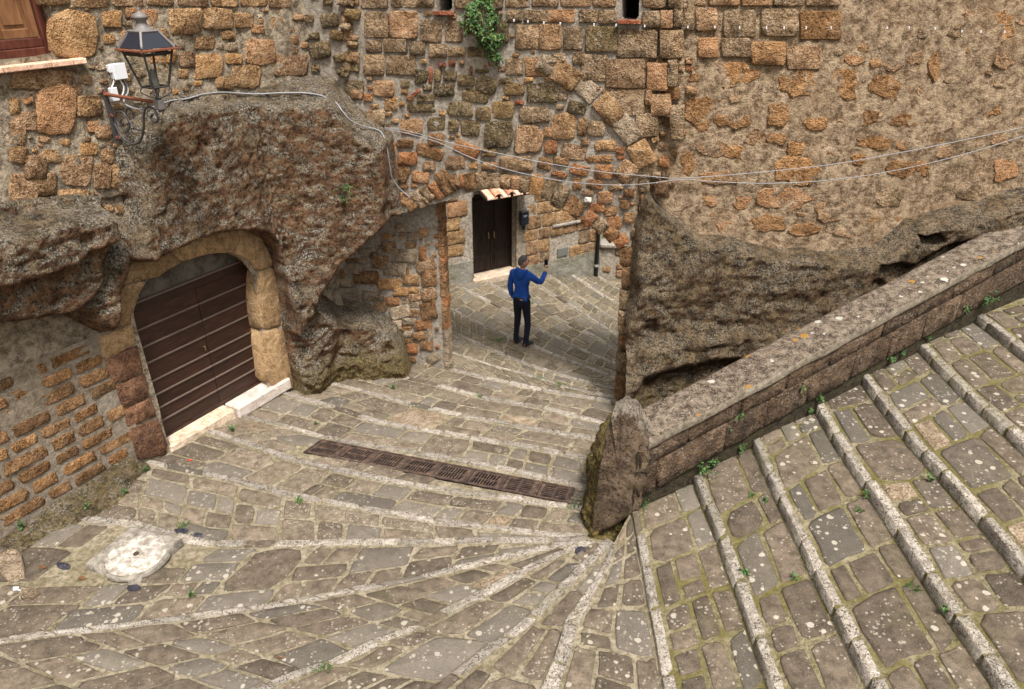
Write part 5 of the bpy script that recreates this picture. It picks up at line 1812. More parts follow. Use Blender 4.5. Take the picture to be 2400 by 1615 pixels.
def scroll(c, r0, r1, a0, turns, n=26):
    """spiral in the bracket plane (nL, up) from angle a0"""
    out = []
    for i in range(n):
        t = i / (n - 1)
        r = r0 + (r1 - r0) * t
        a = a0 + turns * 2 * math.pi * t
        out.append(c + nL * r * math.cos(a) + UZ * r * math.sin(a))
    return out


def at2(x, z):
    return W0 + nL * (0.06 + x) - UZ * z


def smooth_path(pts, n=10):
    P = [pts[0]] + list(pts) + [pts[-1]]
    out = []
    for i in range(1, len(P) - 2):
        for k_ in range(n):
            t = k_ / n
            a, b, c, d = P[i - 1], P[i], P[i + 1], P[i + 2]
            out.append(0.5 * ((2 * b) + (-a + c) * t + (2 * a - 5 * b + 4 * c - d) * t * t + (-a + 3 * b - 3 * c + d) * t ** 3))
    out.append(P[-2])
    return out

# main S-bar from the plate, down, out and up to the arm end, with curls
main = smooth_path([at2(0.20, 0.31), at2(0.12, 0.35), at2(0.07, 0.29), at2(0.11, 0.21), at2(0.22, 0.20), at2(0.29, 0.29), at2(0.25, 0.38), at2(0.17, 0.385), at2(0.14, 0.31), at2(0.19, 0.27)], 8)
MB().tube(main, 0.010, 6).build('scroll', 'lamp_iron', lamp, True)
main = smooth_path([at2(0.02, 0.33), at2(0.10, 0.46), at2(0.25, 0.53), at2(0.42, 0.47), at2(0.52, 0.33), at2(0.58, 0.19), at2(0.66, 0.11), at2(0.77, 0.12), at2(0.80, 0.21), at2(0.74, 0.25), at2(0.69, 0.21), at2(0.73, 0.17)], 8)
MB().tube(main, 0.012, 6).build('scroll', 'lamp_iron', lamp, True)
main = smooth_path([at2(0.50, 0.36), at2(0.40, 0.36), at2(0.30, 0.28), at2(0.28, 0.20), at2(0.33, 0.15), at2(0.40, 0.18), at2(0.39, 0.24), at2(0.34, 0.23)], 8)
MB().tube(main, 0.009, 6).build('scroll', 'lamp_iron', lamp, True)
LB = A1 + nL * 0.0                                   # lantern axis base
z_st, z_b, z_e, z_r, z_f = 0.03, 0.155, 0.50, 0.665, 0.86
hb, he_, hr = 0.088, 0.172, 0.095
MB().lathe(LB, [(0.02, -0.09), (0.028, -0.05), (0.015, 0.0), (0.03, 0.03), (0.012, 0.05), (0.012, z_b)], 10).build('stem', 'lamp_iron', lamp, True)


def corner(h, z, i):
    sx, sy = ((-1, -1), (1, -1), (1, 1), (-1, 1))[i % 4]
    return LB + nL * h * sx + dL * h * sy + UZ * z

for i in range(4):
    MB().tube([corner(hb, z_b, i), corner(he_ - 0.01, z_e, i)], 0.011, 4).build('corner_bar', 'lamp_iron', lamp)
    MB().tube([corner(hb, z_b, i), corner(hb, z_b, i + 1)], 0.010, 4).build('base_bar', 'lamp_iron', lamp)
    a, b = corner(he_ - 0.01, z_e - 0.02, i), corner(he_ - 0.01, z_e - 0.02, i + 1)
    c_, d_ = corner(he_ - 0.022, z_e - 0.05, i + 1), corner(he_ - 0.022, z_e - 0.05, i)
    MB().add([a, b, c_, d_], [(0, 1, 2, 3)]).build('head_band', 'lamp_iron', lamp)
    MB().add([corner(hb, z_b, i), corner(hb, z_b, i + 1), corner(he_ - .012, z_e - 0.02, i + 1), corner(he_ - .012, z_e - 0.02, i)], [(0, 1, 2, 3)]).build('pane', 'lamp_glass', lamp)
    a, b = corner(he_ + 0.004, z_e + 0.02, i), corner(he_ + 0.004, z_e + 0.02, i + 1)
    c_, d_ = corner(hr, z_r, i + 1), corner(hr, z_r, i)
    MB().add([a, b, c_, d_], [(0, 1, 2, 3)]).build('roof_panel', 'lamp_panel', lamp)
    MB().tube([corner(he_ + 0.01, z_e + 0.015, i), corner(hr, z_r, i)], 0.014, 5).build('roof_bar', 'lamp_cap', lamp)
    MB().tube([corner(hr, z_r, i), corner(hr, z_r, i + 1)], 0.013, 5).build('roof_bar', 'lamp_cap', lamp)
    # eave lip, rusty
    MB().bbox((corner(he_ + 0.02, z_e + 0.005, i) + corner(he_ + 0.02, z_e + 0.005, i + 1)) / 2, (corner(he_ + 0.03, 0, i + 1) - corner(he_ + 0.03, 0, i)) / 2, (corner(1, 0, i) + corner(1, 0, i + 1) - 2 * LB) / 2 * 0.02, UZ * 0.010, 0.003).build('eave', 'rust', lamp)
    MB().lathe(corner(he_ + 0.015, z_e + 0.012, i), [(0.008, 0.0), (0.012, 0.012), (0.008, 0.03), (0.0, 0.036)], 8).build('eave_knob', 'lamp_iron', lamp, True)
    q = corner(hb, z_b - 0.005, i)
    m_ = (q + LB) / 2
    MB().tube(smooth_path([q, q - UZ * 0.045 + (q - LB) * [0.15, 0.15, 0], m_ - UZ * 0.0 + UZ * (-0.02), LB + UZ * 0.035], 6), 0.006, 5).build('curl', 'lamp_iron', lamp)
MB().lathe(LB, [(0.098, z_r - 0.005), (0.098, z_r + 0.012), (0.075, z_r + 0.022), (0.060, z_r + 0.045), (0.043, z_r + 0.085), (0.072, z_r + 0.115), (0.076, z_r + 0.125), (0.055, z_r + 0.150), (0.02, z_r + 0.168), (0.012, z_r + 0.18), (0.016, z_r + 0.192), (0.006, z_r + 0.205), (0.0, z_r + 0.215)], 18).build('finial', 'lamp_cap', lamp, True)
MB().lathe(LB, [(0.045, z_b + 0.0), (0.045, z_b + 0.07), (0.03, z_b + 0.075), (0.022, z_b + 0.16), (0.0, z_b + 0.165)], 12).build('lamp_holder', 'hatch_grey', lamp, True)

# ------------------------------------------------------------------ junction boxes and cables
mat_plain('plastic_white', (0.62, 0.62, 0.63), 0.5, 0.3, var=0.06)
mat_plain('cable_grey', (0.24, 0.24, 0.245), 0.6, 0.3)


def wallbox(u, v, w, h, d, tx, name, label):
    c = onplane(u, v, PLp + nL * 0.05, nL)
    t = thing(name, label, 'junction box', tuple(c - UZ * h / 2))
    MB().bbox(c + nL * d / 2, dL * w / 2, nL * d / 2, UZ * h / 2, 0.008).build('body', 'plastic_white', t)
    MB().bbox(c + nL * (d + 0.006), dL * (w / 2 + 0.004), nL * 0.008, UZ * (h / 2 + 0.004), 0.004).build('lid', 'plastic_white', t)
    return c

b1 = wallbox(270, 166, 0.14, 0.15, 0.075, 0, 'junction_box', 'larger white plastic junction box on the wall beside the lantern')
b2 = wallbox(256, 160, 0.07, 0.07, 0.045, 0, 'junction_box', 'small white plastic box tucked behind the larger junction box')
b3 = wallbox(262, 220, 0.07, 0.13, 0.045, 0, 'junction_box', 'small white plastic box just behind the lantern arm')
loose = MB()
loose.tube(smooth_path([b1 - UZ * 0.07 + nL * 0.03, b1 - UZ * 0.17 + nL * 0.05 + dL * 0.02, b1 - UZ * 0.27 + nL * 0.03 - dL * 0.03, b3 - UZ * 0.03 + nL * 0.03], 6), 0.009, 6)
loose.tube(smooth_path([b2 - UZ * 0.03 + nL * 0.02, b2 - UZ * 0.12 + nL * 0.03, b3 + UZ * 0.06 + nL * 0.02], 6), 0.008, 6)
o = loose.build('short_cable', 'plastic_white', None, True)
tag(o, 'short white cables looping between the junction boxes by the lantern', 'cable')


def wall_cable(pts, r, name, label, off=0.02, mat='cable_grey'):
    P = [hit(u, v, off)[0] for u, v in pts]
    for _ in range(1):
        for i in range(1, len(P) - 1):
            P[i] = (P[i - 1] + 2 * P[i] + P[i + 1]) / 4
    o = MB().tube(smooth_path(P, 4), r, 6).build(name, mat, None, True)
    return tag(o, label, 'cable')

c0_ = [b1 - UZ * 0.07 + nL * 0.04 + dL * 0.04, b1 - UZ * 0.2 + nL * 0.06 + dL * 0.06, A0 + nL * 0.25 - UZ * 0.07 + dL * 0.03, A0 + nL * 0.55 - UZ * 0.11 + dL * 0.03]
P = [hit(u, v, 0.02)[0] for u, v in ((400, 240), (437, 236), (470, 223), (520, 214), (560, 221), (600, 226), (660, 220), (730, 219), (765, 228), (792, 242), (800, 262), (815, 285), (845, 301), (890, 307), (900, 315), (905, 345), (912, 390), (916, 420), (930, 442), (960, 462), (985, 480))]
for i in range(1, len(P) - 1):
    P[i] = (P[i - 1] + 2 * P[i] + P[i + 1]) / 4
o = MB().tube(smooth_path(c0_ + P, 5), 0.009, 6).build('wall_cable', 'cable_grey', None, True)
tag(o, 'pale grey cable running from the lantern across the rock to the arch', 'cable')


def span(pts, r, label):
    P = [hit(u, v, 0.05)[0] for u, v in pts]
    o = MB().tube(smooth_path(P, 5), r, 5).build('overhead_wire', 'cable_grey', None, True)
    return tag(o, label, 'wire')


def chord(a, b, sag, n=9, pull=(0.05, 0.05)):
    """a slack wire between two photo points on the walls, hanging free in front of them"""
    A_, B_ = hit(*a, pull[0])[0], hit(*b, pull[1])[0]
    out = []
    for i in range(n):
        t = i / (n - 1)
        out.append(A_ * (1 - t) + B_ * t - UZ * sag * 4 * t * (1 - t))
    return out

END = onplane(1560, 420, JR + nB * 0.10, nB)
STA = hit(903, 299, 0.05)[0]


def free(pts):
    # each sample sits on a plane that runs a hand's breadth in front of both walls
    out = []
    for (u, v) in pts:
        t = (u - 903) / (1560 - 903)
        a = onplane(u, v, JR + nA * 0.10, nA) if u < 1530 else onplane(u, v, JR + nB * 0.10, nB)
        out.append(a)
    return out

o = MB().tube(smooth_path(free([(903, 299), (960, 308), (1060, 336), (1180, 362), (1300, 386), (1420, 404), (1530, 414), (1580, 418)]) + free([(1660, 414), (1800, 402), (1960, 384), (2120, 356), (2260, 328), (2420, 294)]), 5), 0.005, 5).build('overhead_wire', 'cable_grey', None, True)
tag(o, 'thin pale wire crossing above the arch, the upper of two', 'wire')
o = MB().tube(smooth_path(free([(903, 302), (960, 314), (1030, 335), (1100, 368), (1180, 395), (1260, 414), (1340, 427), (1440, 434), (1520, 430)]) + free([(1600, 421), (1680, 426), (1780, 430), (1900, 426), (2040, 410), (2180, 382), (2300, 350), (2420, 312)]), 5), 0.005, 5).build('overhead_wire', 'cable_grey', None, True)
tag(o, 'thin pale wire crossing above the arch, the lower sagging one of two', 'wire')
# cable clips in a row high on the wall
clips = [(800 + x / K, y / K) for x, y in ((1175, 140), (1270, 147), (1378, 155), (1490, 160), (1720, 168), (1870, 172), (2065, 178), (2210, 183))] + [(1600 + x / K, y / K) for x, y in ((35, 185), (218, 185), (387, 188), (570, 190), (690, 190), (840, 190), (1010, 190), (1390, 190), (1540, 190), (1718, 195), (1900, 213), (2028, 217), (2190, 218))]
clip0 = None
for (u, v) in clips:
    pl, d_ = (PA, dA) if u < 1545 else (PB, dB)
    c = onplane(u, v, pl[0] + pl[1] * 0.06, pl[1])
    if clip0 is None:
        clip0 = MB().bbox(c, d_ * 0.008, pl[1] * 0.012, UZ * 0.014, 0.003).build('cable_clip', 'plastic_white', origin=c)
        o = clip0
    else:
        o = clip0.copy(); COL.objects.link(o); o.location = c
    tag(o, 'small pale clip in the row fixed along the top of the wall', 'cable clip', 'cable clips along the top of the wall')

# ------------------------------------------------------------------ man taking a picture
mat_plain('skin', (0.42, 0.22, 0.15), 0.6, 0.3, var=0.08)
mat_plain('hoodie_blue', (0.014, 0.062, 0.27), 0.85, 0.15, var=0.25, scale=14, bump=1.0)
mat_plain('jeans_dark', (0.010, 0.012, 0.020), 0.85, 0.15, var=0.5, scale=18, bump=0.3)
mat_plain('hair_grey', (0.075, 0.068, 0.062), 0.85, 0.2, var=0.7, scale=120, bump=0.8)
mat_plain('shoe_black', (0.014, 0.013, 0.013), 0.6, 0.3)
mat_plain('shoe_orange', (0.45, 0.12, 0.05), 0.6, 0.3)
mat_plain('phone_black', (0.008, 0.008, 0.009), 0.25, 0.5)
mat_plain('label_pale', (0.45, 0.25, 0.18), 0.7, 0.2)


def skin_mesh(verts, edges, radii, sub=2):
    me = bpy.data.meshes.new('tmp')
    me.from_pydata([tuple(v) for v in verts], edges, [])
    o = bpy.data.objects.new('tmp', me)
    COL.objects.link(o)
    o.modifiers.new('s', 'SKIN')
    for i, r in enumerate(radii):
        sv = me.skin_vertices[0].data[i]
        sv.radius = r if hasattr(r, '__len__') else (r, r)
        sv.use_root = (i == 0)
    ss_ = o.modifiers.new('u', 'SUBSURF')
    ss_.levels = ss_.render_levels = sub
    dg = bpy.context.evaluated_depsgraph_get()
    dg.update()
    em = o.evaluated_get(dg).to_mesh()
    V = np.array([v.co[:] for v in em.vertices])
    F = [tuple(p.vertices) for p in em.polygons]
    bpy.data.objects.remove(o)
    bpy.data.meshes.remove(me)
    return V, F


PSI = math.radians(33)
MX = np.array([math.cos(PSI), -math.sin(PSI), 0]); MY = np.array([math.sin(PSI), math.cos(PSI), 0])
ft, _ = hit(1222, 807, 0.0)
FT = np.array([ft[0], ft[1], ft[2] + 0.012])
SC = 0.98


def mw(p):
    p = np.asarray(p, float) * SC
    return FT + np.outer(p[..., 0].ravel(), MX).reshape(p.shape) + np.outer(p[..., 1].ravel(), MY).reshape(p.shape) + np.outer(p[..., 2].ravel(), UZ).reshape(p.shape)


person = thing('person', 'person in blue hooded top and dark jeans, back turned, raising a phone', 'person', tuple(FT))
J = dict(pel=(0, 0, .93), sp1=(0, -.005, 1.08), sp2=(0, -.01, 1.22), ch=(0, -.005, 1.36), nk=(0.0, .0, 1.47), hb=(0.01, .02, 1.55),
         ls=(-.175, -.01, 1.41), le=(-.245, -.03, 1.13), lw=(-.225, .05, .90), lh=(-.215, .085, .82),
         rs=(.175, .0, 1.41), re=(.315, .14, 1.26), rw=(.285, .335, 1.385), rh=(.275, .365, 1.45),
         lhp=(-.085, 0, .90), lk=(-.105, .03, .49), la=(-.115, -.01, .10), rhp=(.085, 0, .90), rk=(.115, .03, .49), ra=(.12, -.02, .10))


def chain(names, radii, edges, sub=2):
    V, F = skin_mesh([J[n] for n in names], [(names.index(a), names.index(b)) for a, b in edges], radii, sub)
    return V, F

# body: one surface through head, arms, hands and legs (mostly under the clothes)
bn = ['pel', 'sp1', 'sp2', 'ch', 'nk', 'hb', 'ls', 'le', 'lw', 'lh', 'rs', 're', 'rw', 'rh', 'lhp', 'lk', 'la', 'rhp', 'rk', 'ra']
br = [(.10, .07), (.10, .065), (.10, .07), (.10, .07), .052, .055, .052, .040, .028, .034, .052, .040, .028, .034, .075, .05, .038, .075, .05, .038]
be = [('pel', 'sp1'), ('sp1', 'sp2'), ('sp2', 'ch'), ('ch', 'nk'), ('nk', 'hb'), ('ch', 'ls'), ('ls', 'le'), ('le', 'lw'), ('lw', 'lh'), ('ch', 'rs'), ('rs', 're'), ('re', 'rw'), ('rw', 'rh'), ('pel', 'lhp'), ('lhp', 'lk'), ('lk', 'la'), ('pel', 'rhp'), ('rhp', 'rk'), ('rk', 'ra')]
V, F = chain(bn, br, be)
body = MB(); body.add(mw(V), F)
# head
HY = math.radians(-38)            # head turned to the right of the chest
hx = np.array([math.cos(HY), math.sin(HY)]); hy = np.array([-math.sin(HY), math.cos(HY)])
HC = np.array([0.012, .03, 1.635])


def headpt(a, b, c):
    return HC + np.array([a * hx[0] + b * hy[0], a * hx[1] + b * hy[1], c])


def head_surface(scale=1.0, hair=False):
    V, F = [], []
    nu, nv = 28, 20
    for j in range(nv + 1):
        ph = math.pi * j / nv
        for i in range(nu):
            th = 2 * math.pi * i / nu
            x, y, z = math.sin(ph) * math.sin(th), math.sin(ph) * math.cos(th), math.cos(ph)
            rx, ry, rz = 0.076, 0.096, 0.118
            if z < 0:
                rx *= 1 - 0.30 * z * z; ry *= 1 - 0.22 * z * z
            X, Y, Z = x * rx, y * ry, z * rz
            if not hair:
                if y > 0.55:
                    Y += 0.026 * math.exp(-((X / 0.016) ** 2)) * math.exp(-(((Z + 0.012) / 0.026) ** 2))       # nose
                    Y += 0.007 * math.exp(-((X / 0.03) ** 2)) * math.exp(-(((Z + 0.062) / 0.014) ** 2))        # lips
                    Y += 0.010 * math.exp(-((X / 0.03) ** 2)) * math.exp(-(((Z + 0.098) / 0.018) ** 2))        # chin
                    for sx in (-1, 1):
                        Y -= 0.010 * math.exp(-(((X - sx * 0.031) / 0.016) ** 2)) * math.exp(-(((Z - 0.016) / 0.014) ** 2))   # eye sockets
                    Y += 0.006 * math.exp(-(((Z - 0.036) / 0.012) ** 2))                                      # brow
            V.append(headpt(X * scale, Y * scale, Z * scale))
    for j in range(nv):
        for i in range(nu):
            F.append((j * nu + i, j * nu + (i + 1) % nu, (j + 1) * nu + (i + 1) % nu, (j + 1) * nu + i))
    return np.array(V), F

V, F = head_surface()
body.add(mw(V), F)
for sx in (-1, 1):                # ears
    V, F = [], []
    for j in range(7):
        ph = math.pi * j / 6
        for i in range(8):
            th = 2 * math.pi * i / 8
            V.append(headpt(sx * (0.078 + 0.010 * math.sin(ph) * math.cos(th)), -0.008 + 0.018 * math.sin(ph) * math.sin(th), -0.005 + 0.032 * math.cos(ph)))
    for j in range(6):
        for i in range(8):
            F.append((j * 8 + i, j * 8 + (i + 1) % 8, (j + 1) * 8 + (i + 1) % 8, (j + 1) * 8 + i))
    body.add(mw(np.array(V)), F)


def hand(wr, pm, dirs, spread, length, rad):
    """five separate fingers rooted in the palm"""
    for (off, bend, L, r) in dirs:
        a = pm + off
        V, F = skin_mesh([a, a + bend[0] * L * .45, a + bend[0] * L * .45 + bend[1] * L * .35, a + bend[0] * L * .45 + bend[1] * L * .35 + bend[2] * L * .25], [(0, 1), (1, 2), (2, 3)], [r, r * .95, r * .85, r * .7], 1)
        body.add(mw(V), F)

v3 = lambda *a: np.array(a, float)
# raised hand: fingers wrap the phone from behind, thumb on the near edge
rh = np.array(J['rh'])
hand(None, rh, [(v3(.018 - .013 * i, .012, .030 - .004 * i), (v3(.05, .55, .8), v3(-.5, .6, .5), v3(-.9, .1, .2)), (.085, .09, .085, .07)[i], .0085) for i in range(4)] + [(v3(-.025, -.012, .0), (v3(-.5, .1, .8), v3(0, .3, .95), v3(.3, .4, .8)), .07, .0095)], 0, 0, 0)
lh = np.array(J['lh'])
hand(None, lh, [(v3(-.004, .022 - .016 * i, -.02), (v3(.0, .12, -1), v3(.1, .25, -.95), v3(.25, .35, -.85)), (.08, .088, .083, .066)[i], .0085) for i in range(4)] + [(v3(.01, .03, .0), (v3(.25, .6, -.7), v3(.1, .35, -.9), v3(0, .1, -1)), .06, .0095)], 0, 0, 0)
body.build('body', 'skin', person, True)
# short grey hair: a cap over crown and nape, clear of the face
V, F = head_surface(1.07, True)
Vl = np.array(V) - HC
loc = np.stack([Vl[:, 0] * hx[0] + Vl[:, 1] * hx[1], Vl[:, 0] * hy[0] + Vl[:, 1] * hy[1], Vl[:, 2]], 1)
keepv = (loc[:, 2] > 0.055 + 0.85 * (loc[:, 1] - 0.06)) & ((loc[:, 1] < 0.072) | (loc[:, 2] > 0.075)) & ((loc[:, 2] > -0.085)) & ~((np.abs(loc[:, 0]) > 0.066) & (loc[:, 2] < 0.012) & (loc[:, 1] > -0.035))
Fk = [f for f in F if all(keepv[i] for i in f)]
uq = sorted({i for f in Fk for i in f}); mp_ = {a: b for b, a in enumerate(uq)}
hv = mw(np.array(V)[uq])
hv = hv + 0.004 * np.stack([vnoise(hv, 60), vnoise(hv + 5, 60), vnoise(hv + 9, 60)], 1)
mesh_obj('hair', hv, [tuple(mp_[i] for i in f) for f in Fk], 'hair_grey', person)
# eyebrows and eyes
for sx in (-1, 1):
    MB().tube(mw(np.array([headpt(sx * 0.016, 0.094, 0.034), headpt(sx * 0.032, 0.090, 0.038), headpt(sx * 0.046, 0.080, 0.033)])), 0.004, 5).build('eyebrow', 'hair_grey', person)
    MB().lathe(mw(headpt(sx * 0.031, 0.084, 0.015)), [(0.0, -0.010), (0.009, -0.004), (0.009, 0.004), (0.0, 0.010)], 8).build('eye', 'shoe_black', person)
# hooded top
hn = ['sp1', 'pel', 'sp2', 'ch', 'nk', 'ls', 'le', 'lw', 'rs', 're', 'rw']
J2 = dict(J); J2['pel'] = (0, 0, .97)
V, F = skin_mesh([J2[n] for n in hn], [(hn.index(a), hn.index(b)) for a, b in [('pel', 'sp1'), ('sp1', 'sp2'), ('sp2', 'ch'), ('ch', 'nk'), ('ch', 'ls'), ('ls', 'le'), ('le', 'lw'), ('ch', 'rs'), ('rs', 're'), ('re', 'rw')]], [(.148, .108), (.146, .108), (.152, .110), (.158, .112), .075, (.070, .075), .056, .044, (.070, .075), .056, .044])
hw = mw(V)
hw = hw + 0.014 * np.stack([fbm(hw, 9, 2), fbm(hw + 3, 9, 2), 0 * hw[:, 0]], 1)
mesh_obj('hooded_top', hw, F, 'hoodie_blue', person)
# hood lying on the shoulders: a draped crescent
V, F = [], []
nu, nv = 22, 9
for i in range(nu):
    t = math.pi * (-0.08 + 1.16 * i / (nu - 1)) + math.pi
    for j in range(nv):
        a = 2 * math.pi * j / nv
        back = max(0.0, -math.sin(t))
        rr_ = 0.026 + 0.022 * back
        R_ = 0.092 + 0.016 * back
        drop = 0.085 * back ** 1.5
        V.append(((R_ + rr_ * math.cos(a)) * math.cos(t), (R_ * 0.95 + rr_ * math.cos(a)) * math.sin(t) + 0.01, 1.475 + rr_ * 1.5 * math.sin(a) - drop * (0.5 - 0.5 * math.sin(a))))
for i in range(nu - 1):
    for j in range(nv):
        F.append((i * nv + j, i * nv + (j + 1) % nv, (i + 1) * nv + (j + 1) % nv, (i + 1) * nv + j))
mesh_obj('hood', mw(np.array(V)), F, 'hoodie_blue', person)
for nm, (a, b) in (('cuff', ('lw', 'le')), ('cuff', ('rw', 're'))):
    p_, q_ = np.array(J[a]), np.array(J[b])
    MB().tube(mw(np.array([p_ + (p_ - q_) * 0.02, p_ + (q_ - p_) * 0.2])), [0.036, 0.042], 10).build(nm, 'hoodie_blue', person, True)
# jeans
jn = ['pel', 'lhp', 'lk', 'la', 'rhp', 'rk', 'ra']
V, F = [], []


def leg_rings(rings, n=16):
    b_ = len(V)
    for (c, rx, ry) in rings:
        for k_ in range(n):
            t_ = 2 * math.pi * k_ / n
            V.append((c[0] + rx * math.cos(t_), c[1] + ry * math.sin(t_), c[2]))
    for i in range(len(rings) - 1):
        for k_ in range(n):
            F.append((b_ + i * n + k_, b_ + i * n + (k_ + 1) % n, b_ + (i + 1) * n + (k_ + 1) % n, b_ + (i + 1) * n + k_))


leg_rings([((0, 0, .985), .138, .100), ((0, -.004, .94), .150, .110), ((0, -.012, .88), .158, .120), ((0, -.010, .82), .155, .115), ((0, -.004, .78), .12, .09)])
for sx in (-1, 1):
    hp_, kn, an = np.array(J['lhp' if sx < 0 else 'rhp']), np.array(J['lk' if sx < 0 else 'rk']), np.array(J['la' if sx < 0 else 'ra'])
    rg_ = []
    for f_, r_x, r_y in ((0.0, .080, .100), (0.25, .082, .092), (0.5, .075, .080), (0.8, .063, .068), (1.0, .060, .066)):
        rg_.append((hp_ + (kn - hp_) * f_, r_x, r_y))
    for f_, r_x, r_y in ((0.25, .058, .066), (0.5, .054, .062), (0.8, .049, .054), (1.0, .052, .056), (1.06, .054, .058)):
        rg_.append((kn + (an - kn) * f_, r_x, r_y))
    leg_rings(rg_)
V = np.array(V)
jw = mw(V)
jw = jw + 0.008 * np.stack([fbm(jw, 11, 2), fbm(jw + 3, 11, 2), 0 * jw[:, 0]], 1)
mesh_obj('jeans', jw, F, 'jeans_dark', person)
MB().tube(mw(np.array([(.16 * math.cos(t), .118 * math.sin(t), 0.975) for t in np.linspace(0, 2 * math.pi, 25)])), 0.02, 6).build('belt', 'shoe_black', person, True)
MB().bbox(mw(np.array([0.07, -.128, .965])), MX * 0.03, MY * 0.004, UZ * 0.009, 0.002).build('waist_patch', 'label_pale', person)
# trainers
for sx, (fx, fy), yaw in ((-1, (-.12, .02), 0.25), (1, (.12, .0), -0.2)):
    c_, s__ = math.cos(yaw), math.sin(yaw)
    V, F = [], []
    prof = [(-.085, .030, .075), (-.06, .040, .095), (-.01, .042, .085), (.05, .047, .062), (.11, .046, .048), (.155, .036, .036), (.178, .016, .026)]
    n = 10
    for (y, w, h) in prof:
        for k_ in range(n):
            a = 2 * math.pi * k_ / n
            X = w * math.copysign(abs(math.cos(a)) ** 0.6, math.cos(a)); Z = max(0.0, 0.5 * h + 0.5 * h * math.copysign(abs(math.sin(a)) ** 0.6, math.sin(a)))
            V.append((fx + X * c_ - y * s__, fy + X * s__ + y * c_, Z))
    for i in range(len(prof) - 1):
        for k_ in range(n):
            F.append((i * n + k_, i * n + (k_ + 1) % n, (i + 1) * n + (k_ + 1) % n, (i + 1) * n + k_))
    F.append(tuple(range(n))); F.append(tuple((len(prof) - 1) * n + k_ for k_ in range(n)))
    sh = mesh_obj('shoe', mw(np.array(V)), F, 'shoe_black', person)
    q = mw(np.array([fx - (-.085) * s__ * 0 + .0, fy - .075, .045]))
    MB().bbox(q, MX * 0.014, MY * 0.016, UZ * 0.014, 0.006).build('heel_tab', 'shoe_orange', sh)
    MB().bbox(mw(np.array([fx + .05 * s__, fy + .05, .012])), MX * 0.052, MY * 0.12, UZ * 0.012, 0.008).build('sole', 'shoe_black', sh)
# phone, held upright
pcn = mw(rh + v3(-.012, .035, .085))
ph = MB().bbox(pcn, MX * 0.036, MY * 0.005, UZ * 0.075, 0.004).build('phone', 'phone_black', origin=pcn)
tag(ph, 'black mobile phone held up in the raised hand', 'phone')


# ------------------------------------------------------------------ plants
for nm, c in (('leaf_bright', (0.06, 0.125, 0.025)), ('leaf_dark', (0.028, 0.07, 0.018)), ('leaf_yellow', (0.10, 0.125, 0.032))):
    k = N(nm)
    r_ = k.noise(40, 2)
    k.p.inputs['Specular IOR Level'].default_value = 0.35
    k.done(k.mix(r_, tuple(x * 0.55 for x in c), tuple(x * 1.45 for x in c)), None, 0.55)
mat_plain('stalk', (0.12, 0.11, 0.05), 0.8, 0.2)


def leaf(mb, p, d, up, L, Wd):
    d = d / (np.linalg.norm(d) + 1e-9)
    sd_ = np.cross(d, up); sd_ /= np.linalg.norm(sd_) + 1e-9
    nn = np.cross(sd_, d)
    a, b = p + d * L * 0.45, p + d * L
    mb.add([p, a + sd_ * Wd + nn * Wd * 0.35, b - nn * L * 0.15, a - sd_ * Wd + nn * Wd * 0.35, a], [(0, 4, 1), (1, 4, 2), (2, 4, 3), (3, 4, 0)])


def leafy(name, base, nrm, label, h=0.14, stems=7, per=7, L=0.045, mats=('leaf_bright', 'leaf_dark'), droop=0.0, cat='plant', group=None, lean=0.6):
    """small wild plant: bent stalks that carry pairs of folded leaves"""
    t = thing(name, label, cat, tuple(base), group)
    st = MB(); lv = [MB() for _ in mats]
    nrm = np.asarray(nrm, float)
    for _ in range(stems):
        dr = nrm * 0.55 + UZ * 0.75 + RNG.uniform(-lean, lean, 3)
        dr /= np.linalg.norm(dr)
        hh = h * random.uniform(0.5, 1.15)
        pts = []
        for i in range(5):
            f = i / 4
            pts.append(base + dr * hh * f + RNG.uniform(-.012, .012, 3) * f - UZ * droop * hh * f * f + nrm * 0.004)
        st.tube(pts, [0.0035, 0.003, 0.0026, 0.002, 0.0015], 4)
        for i in range(per):
            f = 0.25 + 0.75 * (i + 0.5) / per
            q = pts[min(3, int(f * 4))] + (pts[min(4, int(f * 4) + 1)] - pts[min(3, int(f * 4))]) * (f * 4 % 1)
            dd = RNG.uniform(-1, 1, 3) + nrm * 0.3 + UZ * 0.15
            leaf(random.choice(lv), q, dd, UZ + RNG.uniform(-.3, .3, 3), L * random.uniform(0.6, 1.2), L * 0.30)
    st.build('stalks', 'stalk', t)['kind'] = 'stuff'
    for m_, q in zip(mats, lv):
        if q.V:
            q.build('foliage', m_, t)['kind'] = 'stuff'
    return t


def grassy(base, label, n=26, h=0.09):
    mb = MB()
    for _ in range(n):
        d = np.array([random.uniform(-.7, .7), random.uniform(-.7, .7), 1.0])
        p = base + np.array([random.uniform(-.05, .05), random.uniform(-.04, .04), 0])
        L = h * random.uniform(.5, 1.2)
        s_ = np.cross(d, [0.3, 1, 0]); s_ /= np.linalg.norm(s_)
        mb.add([p - s_ * .003, p + s_ * .003, p + d * L * .6 + s_ * .002, p + d * L - UZ * L * .25], [(0, 1, 2), (0, 2, 3)])
    o = mb.build('grass_tuft', 'leaf_bright', origin=base)
    return tag(o, label, 'grass tuft')

